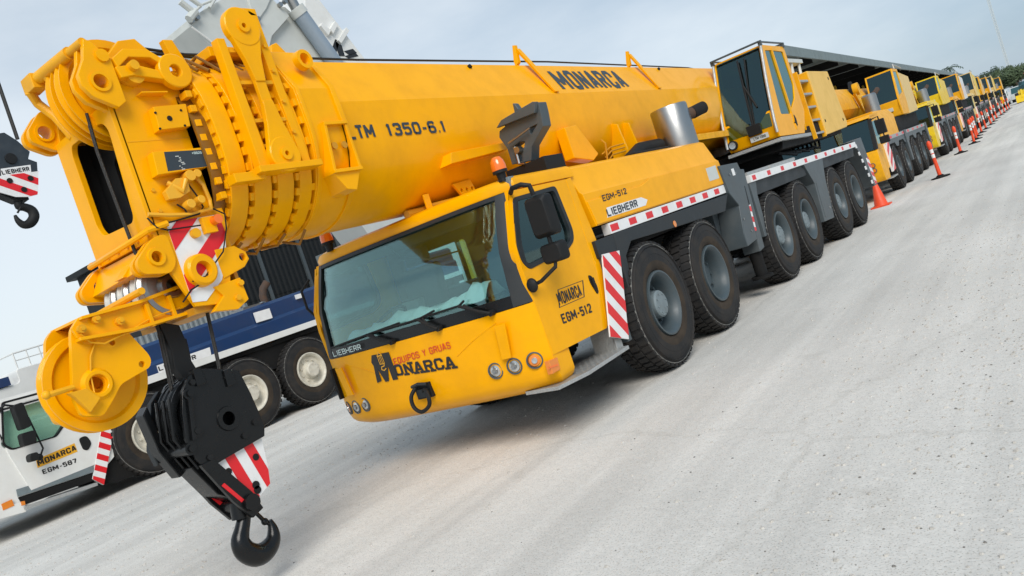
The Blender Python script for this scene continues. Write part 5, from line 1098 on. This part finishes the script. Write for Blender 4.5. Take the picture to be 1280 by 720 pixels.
# ================================================================ the row of cranes behind
def row_crane(label, P, S_=WHT, hw=1.40, L_=11.4, axles=(2.6, 4.4, 6.8, 8.6, 10.3), wr=.66, wm=RIM, low=0., decor=True, sc_y=6.6, ztop=3.72, boomr=.46):
    """a smaller crane built like the foremost one; local origin at the middle of its front"""
    o = empty('mobile_crane', (0, 0, 0), label, 'crane', 'yellow cranes parked in a row')
    proto = wheel_parts(wr, .36, wm, HUB, True, 30)
    put_wheels(proto, o, hw+.02, axles, wr)
    MB().box((-.6, .4, .7), (.6, L_-.2, 1.3)).box((-hw+.1, 1.6, 1.3), (hw-.15, L_-.1, 1.5)).build('chassis', UND, o)
    # cab
    fp = MB().prism(rounded([(.06, .50), (.0, .62), (-.02, 1.0), (.04, 1.36), (.5, 1.36), (1.55, 1.36), (1.55, .8), (.9, .74), (.8, .50)], .05), 'x', -hw+.02, hw-.02).build('front_panel', P, o, .02)
    cp = [(.05, 1.36), (.36, 2.22), (.46, 2.28), (1.70, 2.30), (1.72, 1.36)]
    wi = rounded([(.42, 1.48), (.52, 2.12), (1.28, 2.16), (1.34, 1.50)], .05)
    for s in (-1, 1):
        dr = MB().prism(cp, 'x', s*(hw-.07), s*(hw-.02), [wi]).build('door', P, o, .008)
        MB().prism(wi, 'x', s*(hw-.05), s*(hw-.04)).build('window', GLD, dr)
        MB().prism([(.04, 1.37), (.36, 2.22), (.52, 2.22), (.24, 1.37)], 'x', s*(hw-.10), s*(hw-.01)).build('pillar', MBK, o, .01)
    MB().prism([(.30, 2.24), (.46, 2.33), (1.72, 2.36), (1.72, 2.28)], 'x', -hw+.02, hw-.02).build('cab_roof', P, o, .02)
    MB().box((-hw+.1, 1.66, 1.36), (hw-.1, 1.70, 2.28)).build('cab_rear_wall', INT, o)
    MB().hexa([(-hw+.09, .06, 1.38), (hw-.09, .06, 1.38), (hw-.09, .075, 1.38), (-hw+.09, .075, 1.38), (-hw+.09, .37, 2.25), (hw-.09, .37, 2.25), (hw-.09, .385, 2.25), (-hw+.09, .385, 2.25)]).build('windscreen', GLD, o)
    for x in (-1.2, -1.03, .82, 1.0, 1.17):
        for z in ((.84, .98) if x > .9 else (.86,)): 
            hl = MB().cyl((x, .03, z), (x, -.035, z), .068, 14).build('headlight', GRY, o)
            MB().cyl((x, -.034, z), (x, -.045, z), .048, 12).build('lens', AMB if x > 1.1 else LMP, hl)
    for s in (1, -1):
        MB().tube([(s*hw, .35, 2.18), (s*(hw+.2), .2, 2.2), (s*(hw+.22), .22, 1.6)], .02, 6).build('mirror_arm', MBK, o)
        MB().box((s*(hw+.08), .18, 1.72), (s*(hw+.32), .32, 2.12)).build('mirror', MBK, o, .03)
        MB().box((s*(hw+.08), .18, 1.46), (s*(hw+.32), .32, 1.66)).build('mirror', MBK, o, .03)
    striped('striped_plate', [(1.16, .62), (1.16, 1.42), (1.74, 1.44), (1.86, 1.2), (1.72, .66)], 'x', hw-.02, hw+.03, o, .30, (-.42, .9), True)
    MB().box((hw-.4, .9, .46), (hw+.02, 1.8, .50)).build('step', ALU, o)
    # hood, fenders, strip, outriggers
    MB().prism([(hw-.02, 1.5), (hw-.02, 2.2), (hw-.16, 2.42), (.45, 2.42), (.45, 1.5)], 'y', 1.82, 4.6).build('engine_cover', P, o, .02)
    st = MB().box((hw-.06, 1.82, 1.49), (hw+.012, L_, 1.60)).build('reflective_strip', ALU, o, .004)
    for i in range(7): MB().box((hw+.012, 2.4+1.25*i, 1.51), (hw+.015, 2.75+1.25*i, 1.58)).build('reflector', RED, st, smooth=0)
    MB().box((-hw+.05, 1.8, 1.46), (hw-.06, L_, 1.56)).build('deck', DGR, o)
    sk = [(1.82, 1.49), (L_, 1.49), (L_, 1.2)]
    for a in reversed(axles): sk += [(a+.72, 1.22), (a+.45, 1.36), (a-.45, 1.36), (a-.72, 1.22)]
    sk = [p for i, p in enumerate(sk) if i == 0 or p[0] < sk[i-1][0]+.001 or i < 3]
    MB().prism(sk, 'x', hw-.12, hw).build('fender', GRY, o)
    for y in (axles[1]+1.1, L_-.25):
        MB().prism([(y-.22, 1.62), (y+.24, 1.62), (y+.14, .6), (y-.12, .6)], 'x', hw-.3, hw+.035).build('outrigger_box', GRY, o, .015)
    MB().box((-hw, L_-.1, .9), (hw, L_, 1.55)).build('rear_beam', GRY, o)
    # boom, head, superstructure
    q = [(boomr*.62, 3.45), (boomr, 3.1), (boomr, 2.75), (boomr*.55, 2.5), (0, 2.44)]; q = q+[(-x, z) for x, z in reversed(q[:-1])]
    MB().prism(q, 'y', .4, L_+.2).build('boom', P, o, .02)
    for i in range(3): MB().prism(shrink(q, 1.10+.03*i), 'y', .0+.28*i, .14+.28*i).build('collar', P, o, .01)
    hd = MB().prism([(-.75, 2.35), (-.75, 3.3), (-.5, 3.62), (.0, 3.5), (.0, 2.3), (-.5, 2.1)], 'x', .30, .34).prism([(-.75, 2.35), (-.75, 3.3), (-.5, 3.62), (.0, 3.5), (.0, 2.3), (-.5, 2.1)], 'x', -.34, -.30).build('boom_head', P, o, .01)
    for x in (-.15, .15): MB().lathe([(-.05, .06), (-.05, .3), (-.02, .27), (.02, .27), (.05, .3), (.05, .06)], (x, -.5, 3.3), (1, 0, 0), 24, closed=True).build('sheave', YEL2, hd)
    MB().lathe([(-.09, .02), (-.09, .2), (.09, .2), (.09, .02)], (.52, 4.9, 3.35), (1, 0, 0), 24).build('drum', YEL2, o)
    MB().lathe([(-.04, .1), (-.04, .3), (.04, .3), (.04, .1)], (.40, 4.9, 3.35), (1, 0, 0), 24, closed=True).build('sheave', MBK, o)
    MB().prism([(4.2, 3.2), (4.36, 3.2), (5.3, 2.45), (5.1, 2.40)], 'x', .50, .58).build('strut', YEL2, o, .01)
    ex = MB().lathe([(0, .22), (.55, .22), (.6, .18), (.6, .01)], (.95, 4.0, 2.42), (0, 0, 1), 24).build('exhaust', STL, o)
    MB().tube([(1.0, 4.1, 2.95), (1.12, 4.3, 3.02), (1.18, 4.45, 3.1)], .075, 10).build('exhaust_pipe', RST, ex)
    y0 = sc_y; x0, x1 = .52, hw-.0
    sp = [(y0+.45, ztop), (y0+.05, 2.8), (y0, 2.5), (y0+.05, 2.12), (y0+1.5, 2.12), (y0+1.7, 2.5), (y0+1.65, ztop)]
    swn = [(y0+.55, ztop-.1), (y0+1.5, ztop-.1), (y0+1.5, 2.9), (y0+.35, 2.75)]
    cb = MB().prism(sp, 'x', x0, x0+.05, [swn]).prism(sp, 'x', x1-.05, x1, [swn]).prism([(y0+.43, ztop), (y0+1.65, ztop), (y0+1.65, ztop-.06), (y0+.43, ztop-.06)], 'x', x0+.05, x1-.05).prism([(y0+.06, 2.12), (y0+1.5, 2.12), (y0+1.5, 2.18), (y0+.06, 2.18)], 'x', x0+.05, x1-.05).hexa([(x0+.05, y0+.05, 2.14), (x1-.05, y0+.05, 2.14), (x1-.05, y0+.1, 2.14), (x0+.05, y0+.1, 2.14), (x0+.05, y0+.04, 2.66), (x1-.05, y0+.04, 2.66), (x1-.05, y0+.1, 2.66), (x0+.05, y0+.1, 2.66)]).box((x0+.05, y0+1.6, 2.4), (x1-.05, y0+1.65, ztop-.06)).build('operator_cab', P, o, .015)
    MB().hexa([(x0+.06, y0+.05, 2.66), (x1-.06, y0+.05, 2.66), (x1-.06, y0+.065, 2.66), (x0+.06, y0+.065, 2.66), (x0+.06, y0+.43, ztop-.05), (x1-.06, y0+.43, ztop-.05), (x1-.06, y0+.445, ztop-.05), (x0+.06, y0+.445, ztop-.05)]).build('windscreen', GLD, cb)
    MB().prism(shrink(swn, .99), 'x', x1-.03, x1-.022).build('window', GLD, cb)
    MB().prism(shrink(swn, .99), 'x', x0+.02, x0+.028).build('window', GLD, cb)
    MB().box((x0+.3, y0+.0, 2.32), (x0+.62, y0+.045, 2.44)).build('plate', CRM, cb)
    MB().prism([(y0+1.75, 2.1), (L_-.6, 2.15), (L_-.6, ztop-.25), (y0+1.75, ztop-.1)], 'x', .6, hw-.02).build('counterweight', P if S_ is None else S_, o, .03)
    MB().prism([(y0+1.75, 2.1), (L_-.6, 2.15), (L_-.6, ztop-.25), (y0+1.75, ztop-.1)], 'x', -hw+.02, -.6).build('counterweight', P if S_ is None else S_, o, .03)
    MB().box((-1.1, 5.6, 1.6), (hw-.15, L_-.4, 2.1)).build('turntable', UND, o, .02)
    MB().tube([(hw-.1, y0+1.8, ztop-.05), (hw-.1, y0+1.8, ztop+.2), (hw-.1, L_-1.2, ztop+.1)], .025, 6).build('hand_rail', ALU, o)
    return o
def place(o, x, y, label=None):
    o.location = (x, y, 0); o.rotation_euler = (0, 0, .018)
    if label: o['label'] = label
    return o
PAL = mat('pale_yellow_paint', (.72, .50, .18), .45, noise=(4, .35, (.42, .30, .12)))
k2 = place(row_crane('yellow crane with red and white corner stripes parked right behind the foremost crane', YEL2, PAL), -.20, 15.3)
k3 = place(row_crane('lemon yellow crane with thin wheels, third in the long row', LEM, None, L_=11.0, sc_y=6.2, ztop=3.5), -.33, 28.0)
k5 = place(row_crane('pale yellow crane with a lemon upper cab, fifth in the long row', PAL, LEM, L_=10.8, axles=(2.5, 4.2, 7.6, 9.3), sc_y=5.8, ztop=3.9, boomr=.40, wm=WRM), -.75, 52.6)
k4 = place(row_crane('dull yellow crane with a white counterweight, fourth in the long row', YEL2, WHT, sc_y=6.4), -.6, 40.4)
for src, y, lb in ((k2, 64.6, 'sixth crane in the yellow row, half hidden by orange posts'), (k4, 76.6, 'seventh crane in the row, small beneath the shed eave'), (k5, 88.6, 'eighth crane in the row, next to last before the trees'), (k2, 100.6, 'last crane at the distant end of the row')):
    place(copy_tree(src), -.35-.018*(y-28)+random.uniform(-.25, .1), y, lb)
# ---- orange delineator posts and a cone
def delineator():
    o = empty('delineator_post', (0, 0, 0), 'x', 'bollard', 'orange posts along the crane row')
    MB().lathe([(.04, .06), (.1, .055), (.85, .042), (.87, .05), (.94, .062), (1.0, .064), (1.06, .055), (1.10, .03), (1.11, .004)], (0, 0, 0), (0, 0, 1), 18).build('post', ORP, o)
    for z in (.60, .74): MB().lathe([(z, .0485), (z+.11, .0478)], (0, 0, 0), (0, 0, 1), 18).build('reflective_band', WFI, o)
    MB().lathe([(0, .26), (.035, .25), (.05, .12), (.09, .07), (.09, .01)], (0, 0, 0), (0, 0, 1), 8).build('rubber_base', UND, o)
    return o
POSTS = [(2.118, 17.68, 'nearest orange post, standing alone beside the second crane'), (1.7, 28.1, 'orange post beside the front of the lemon crane'), (1.78, 33.2, 'first orange post of the close pair beside the lemon crane'), (1.62, 36.6, 'second orange post of the close pair beside the lemon crane'), (1.40, 40.1, 'orange post beside the front of the fourth crane'), (1.34, 43.6, 'orange post beside the wheels of the fourth crane'), (1.30, 47.6, 'orange post beside the rear of the fourth crane'), (1.22, 53.1, 'orange post at the front of the fifth crane'), (1.1, 58, 'orange post at the rear of the fifth crane'), (.95, 64, 'orange post at the front of the sixth crane'), (.88, 70.9, 'orange post at the wheels of the sixth crane'), (.85, 76.2, 'orange post at the front of the seventh crane'), (.8, 82, 'orange post at the wheels of the seventh crane'), (.72, 88, 'farthest orange post in the line')]
pp = delineator()
for i, (x, y, lb) in enumerate(POSTS):
    o = pp if i == 0 else copy_tree(pp); o.location = (x, y, 0); o['label'] = lb; o.rotation_euler = (random.uniform(-.03, .03), random.uniform(-.03, .03), random.random())
tc_ = empty('traffic_cone', (1.22, 13.55, 0), 'orange traffic cone at the rear corner of the foremost crane', 'cone')
MB().lathe([(.03, .17), (.05, .16), (.70, .035), (.72, .02), (.72, .001)], (1.22, 13.55, 0), (0, 0, 1), 24).build('cone', ORP, tc_)
MB().box((1.0, 13.33, 0), (1.44, 13.77, .035)).build('base', ORP, tc_, .01)
# ---- the long open shed behind the row
SH = empty('shed', (-14, 31, 0), 'long open sided shed with a grey green metal roof behind the crane row', 'shed')
def shp(u, v, z): return (-4.30-u-.027*(v-33), v, z)       # u metres in from the eave, v along it
FAS = mat('roof_sheet_green', (.16, .20, .20), .5, noise=(2, .4, (.10, .12, .12)))
BAY = 7.0; NB = 26
for k in range(NB):
    a, b_ = 30.5+BAY*k, 30.5+BAY*(k+1)-.03
    MB().loft([[shp(0, a, 7.02), shp(22, a, 8.6), shp(22, a, 8.68), shp(0, a, 7.10)], [shp(0, b_, 7.02), shp(22, b_, 8.6), shp(22, b_, 8.68), shp(0, b_, 7.10)]]).build('roof_panel', FAS, SH, smooth=0)
    MB().loft([[shp(-.05, a, 6.62), shp(.05, a, 6.62), shp(.05, a, 7.06), shp(-.05, a, 7.12)], [shp(-.05, b_, 6.62), shp(.05, b_, 6.62), shp(.05, b_, 7.06), shp(-.05, b_, 7.12)]]).build('fascia', FAS, SH)
    c = MB(); x, y, _ = shp(4.5, a+.2, 0); c.box((x-.09, y-.09, 0), (x+.09, y+.09, 6.9)).build('column', mat('column_yellow', (.62, .38, .03), .6, noise=(3, .5, (.3, .2, .05))) if k == 0 else MATS['column_yellow'], SH)
    x, y, _ = shp(21.6, a+.2, 0); MB().box((x-.15, y-.15, 0), (x+.15, y+.15, 8.4)).build('column', MATS['column_yellow'], SH)
    MB().loft([[shp(.2, a+.15, 6.5), shp(21.8, a+.15, 8.05), shp(21.8, a+.15, 8.4), shp(.2, a+.15, 6.95)], [shp(.2, a+.3, 6.5), shp(21.8, a+.3, 8.05), shp(21.8, a+.3, 8.4), shp(.2, a+.3, 6.95)]]).build('rafter', UND, SH)
    MB().loft([[shp(22, a, 0), shp(22.1, a, 0), shp(22.1, a, 8.6), shp(22, a, 8.6)], [shp(22, b_, 0), shp(22.1, b_, 0), shp(22.1, b_, 8.6), shp(22, b_, 8.6)]]).build('back_sheet', CHA, SH, smooth=0)
# ---- beyond the row: wall, red roofed house, loader, parked vans, mast
h = empty('white_house', (6, 150, 0), 'white house with a red roof at the far end of the yard', 'house')
MB().box((1.5, 145, 0), (12, 160, 3.6)).build('wall', WHT, h)
MB().loft([[(1.0, 144.4, 3.6), (12.5, 144.4, 3.6), (12.5, 160.5, 3.6), (1.0, 160.5, 3.6)], [(4, 150, 5.4), (9, 150, 5.4), (9, 155, 5.4), (4, 155, 5.4)]]).build('roof', mat('red_tiles', (.38, .07, .06), .7, noise=(2, .5, (.22, .05, .05))), h)
for x in (3, 6, 9): 
    f = MB().box((x-.6, 144.95, 1.1), (x+.6, 145.02, 2.5)).build('window', GRY, h); MB().box((x-.52, 144.93, 1.2), (x+.52, 144.95, 2.4)).build('pane', GLD, f)
ld = empty('wheel_loader', (2.0, 104, 0), 'small yellow loader with its bucket down at the far right', 'loader')
MB().prism([(103, .5), (106.5, .5), (106.5, 1.4), (104.6, 1.5), (103, 1.2)], 'x', 1.2, 2.8).build('body', LEM, ld, .05)
MB().prism([(103.9, 1.4), (105.2, 1.4), (105.1, 2.3), (104.1, 2.3)], 'x', 1.4, 2.6).build('cab', GLD, ld, .05)
MB().prism([(101.2, .1), (102.2, .1), (102.3, .9), (101.9, .5)], 'x', .9, 3.1).build('bucket', LEM, ld, .02)
for x in (1.55, 2.45): MB().prism([(102.0, .4), (103.6, 1.3), (103.6, 1.5), (101.9, .6)], 'x', x-.08, x+.08).build('lift_arm', LEM, ld)
for x in (1.05, 2.95):
    for y in (103.4, 105.9): MB().lathe([(-.2, .25), (-.2, .6), (.2, .6), (.2, .25)], (x, y, .6), (1, 0, 0), 20, closed=True).build('wheel', RUB, ld)
def van(x, y, lab, m):
    o = empty('parked_van', (x, y, 0), lab, 'van', 'vans parked at the far end')
    MB().prism([(y, .4), (y, 1.0), (y+.7, 1.15), (y+1.3, 2.0), (y+5, 2.05), (y+5, .4)], 'x', x-.95, x+.95).build('body', m, o, .05)
    MB().hexa([(x-.85, y+.68, 1.17), (x+.85, y+.68, 1.17), (x+.85, y+.72, 1.15), (x-.85, y+.72, 1.15), (x-.8, y+1.24, 1.93), (x+.8, y+1.24, 1.93), (x+.8, y+1.3, 1.93), (x-.8, y+1.3, 1.93)]).build('windscreen', GLD, o)
    MB().prism([(y+1.35, 1.2), (y+1.7, 1.8), (y+2.6, 1.8), (y+2.6, 1.2)], 'x', x+.94, x+.96).build('window', GLD, o)
    for a in (-1, 1):
        for yy in (y+1, y+4): MB().cyl((x+a*.7, yy, .36), (x+a*.97, yy, .36), .36, 18).build('wheel', RUB, o)
    return o
van(-1.4, 114, 'white van parked nose out beyond the last crane', WHT); van(.6, 121, 'pale grey van parked behind the white van at the far end', CRM)
mb = MB(); zt = 46
mst = empty('radio_mast', (-6.6, 300, 0), 'thin grey lattice radio mast rising beyond the trees', 'mast')
for a, c in ((-.35, -.2), (.35, -.2), (0, .4)): MB().tube([(-6.6+a, 300+c, 0), (-6.6+a, 300+c, zt)], .06, 5).build('leg', CRM, mst)
b = MB()
for i in range(46):
    P = [(-6.95, 299.8), (-6.25, 299.8), (-6.6, 300.4)]
    for j in range(3): b.tube([(*P[j], i), (*P[(j+1) % 3], i+1)], .035, 4)
tag(b.build('lattice', CRM, mst), kind='stuff')
# ---- trees
LEAF = [mat('leaf_dark', (.045, .075, .045), .7, noise=(.8, .6, (.07, .10, .06))), mat('leaf_mid', (.075, .11, .05), .7, noise=(.8, .6, (.03, .055, .02)))]  # paler tone in the dark leaves puts distance haze into the colour
BARK = mat('bark', (.09, .07, .05), .9, bump=(8, .8))
def tree(x, y, h_, r, lab, m, name='broadleaf_tree', seed=0):
    rnd = random.Random(seed); o = empty(name, (x, y, 0), lab, 'tree', 'trees beyond the shed')
    b = MB(); b.tube([(x, y, 0), (x+.1, y, h_*.3), (x+.15, y+.1, h_*.62)], [.28, .2, .12], 8)
    tips = []
    for i in range(7):
        a = rnd.random()*6.28; z0 = h_*rnd.uniform(.3, .55); q = (x+r*.6*math.cos(a), y+r*.6*math.sin(a), h_*rnd.uniform(.55, .9)); tips.append(q)
        b.tube([(x+.1, y, z0), ((x+q[0])/2, (y+q[1])/2, (z0+q[2])/2+.3), q], [.11, .08, .03], 6)
    b.build('trunk', BARK, o)
    b = MB()
    cl = [(q, r*rnd.uniform(.28, .5)) for q in tips]+[((x+rnd.gauss(0, r*.42), y+rnd.gauss(0, r*.42), h_*rnd.uniform(.5, .98)), r*rnd.uniform(.2, .42)) for _ in range(14)]
    for c, cr_ in cl:
        for _ in range(int(170*cr_/1.2)+40):
            d = Vector((rnd.gauss(0, 1), rnd.gauss(0, 1), rnd.gauss(0, .8))).normalized()*cr_*rnd.random()**.4; p = Vector(c)+d
            u = Vector((rnd.gauss(0, 1), rnd.gauss(0, 1), rnd.gauss(0, .6))).normalized()*rnd.uniform(.12, .26); v = u.orthogonal().normalized()*rnd.uniform(.08, .16)
            b._f([b.bm.verts.new(p-u), b.bm.verts.new(p+v), b.bm.verts.new(p+u), b.bm.verts.new(p-v)])
    tag(b.build('crown', m, o, smooth=0, recalc=False), kind='stuff')
    return o
TR = [(-13.5, 230, 6.6, 4.2, 'bushy dark tree just right of the shed roof end', 0), (-7.0, 215, 7.6, 2.8, 'tallest dark tree beside the radio mast', 0), (-2.8, 210, 6.8, 3.4, 'round dark tree between the mast and the right edge', 1), (2.5, 220, 6.4, 4.4, 'broad tree cut by the right edge of the picture', 1), (-4.5, 170, 5.2, 2.6, 'low light green tree in front of the tall dark trees', 1), (-.8, 168, 5.0, 2.4, 'low light green bushy tree nearest the white house', 1), (-8.2, 172, 4.8, 2.5, 'low green tree at the end of the shed roof', 0)]
for i, (x, y, h_, r, lb, m) in enumerate(TR): tree(x, y, h_, r, lb, LEAF[m], seed=i+5)
pm = empty('palm_tree', (-12.0, 185, 0), 'feathery palm crown showing above the far shed roof', 'tree', 'trees beyond the shed')
MB().tube([(-12.0, 185, 0), (-11.9, 185, 5), (-12.0, 185, 10.2)], [.25, .18, .15], 8).build('trunk', BARK, pm)
rnd = random.Random(9)
for i in range(15):
    a = i*2.4; e = rnd.uniform(-.2, .9); b = MB(); P = []
    for k in range(9):
        t = k/8*2.6; P.append(Vector((-12+math.cos(a)*t, 185+math.sin(a)*t, 10.2+e*t-.28*t*t)))
    for k in range(8):
        d = (P[k+1]-P[k]).normalized(); s = d.cross(Vector((0, 0, 1))).normalized()
        for sg in (-1, 1):
            tip = P[k]+d*.25+s*sg*(.55-.04*k)-Vector((0, 0, .18)); b._f([b.bm.verts.new(P[k]), b.bm.verts.new(P[k]+d*.28), b.bm.verts.new(tip)])
    b.build('frond', LEAF[0], pm, smooth=0, recalc=False)
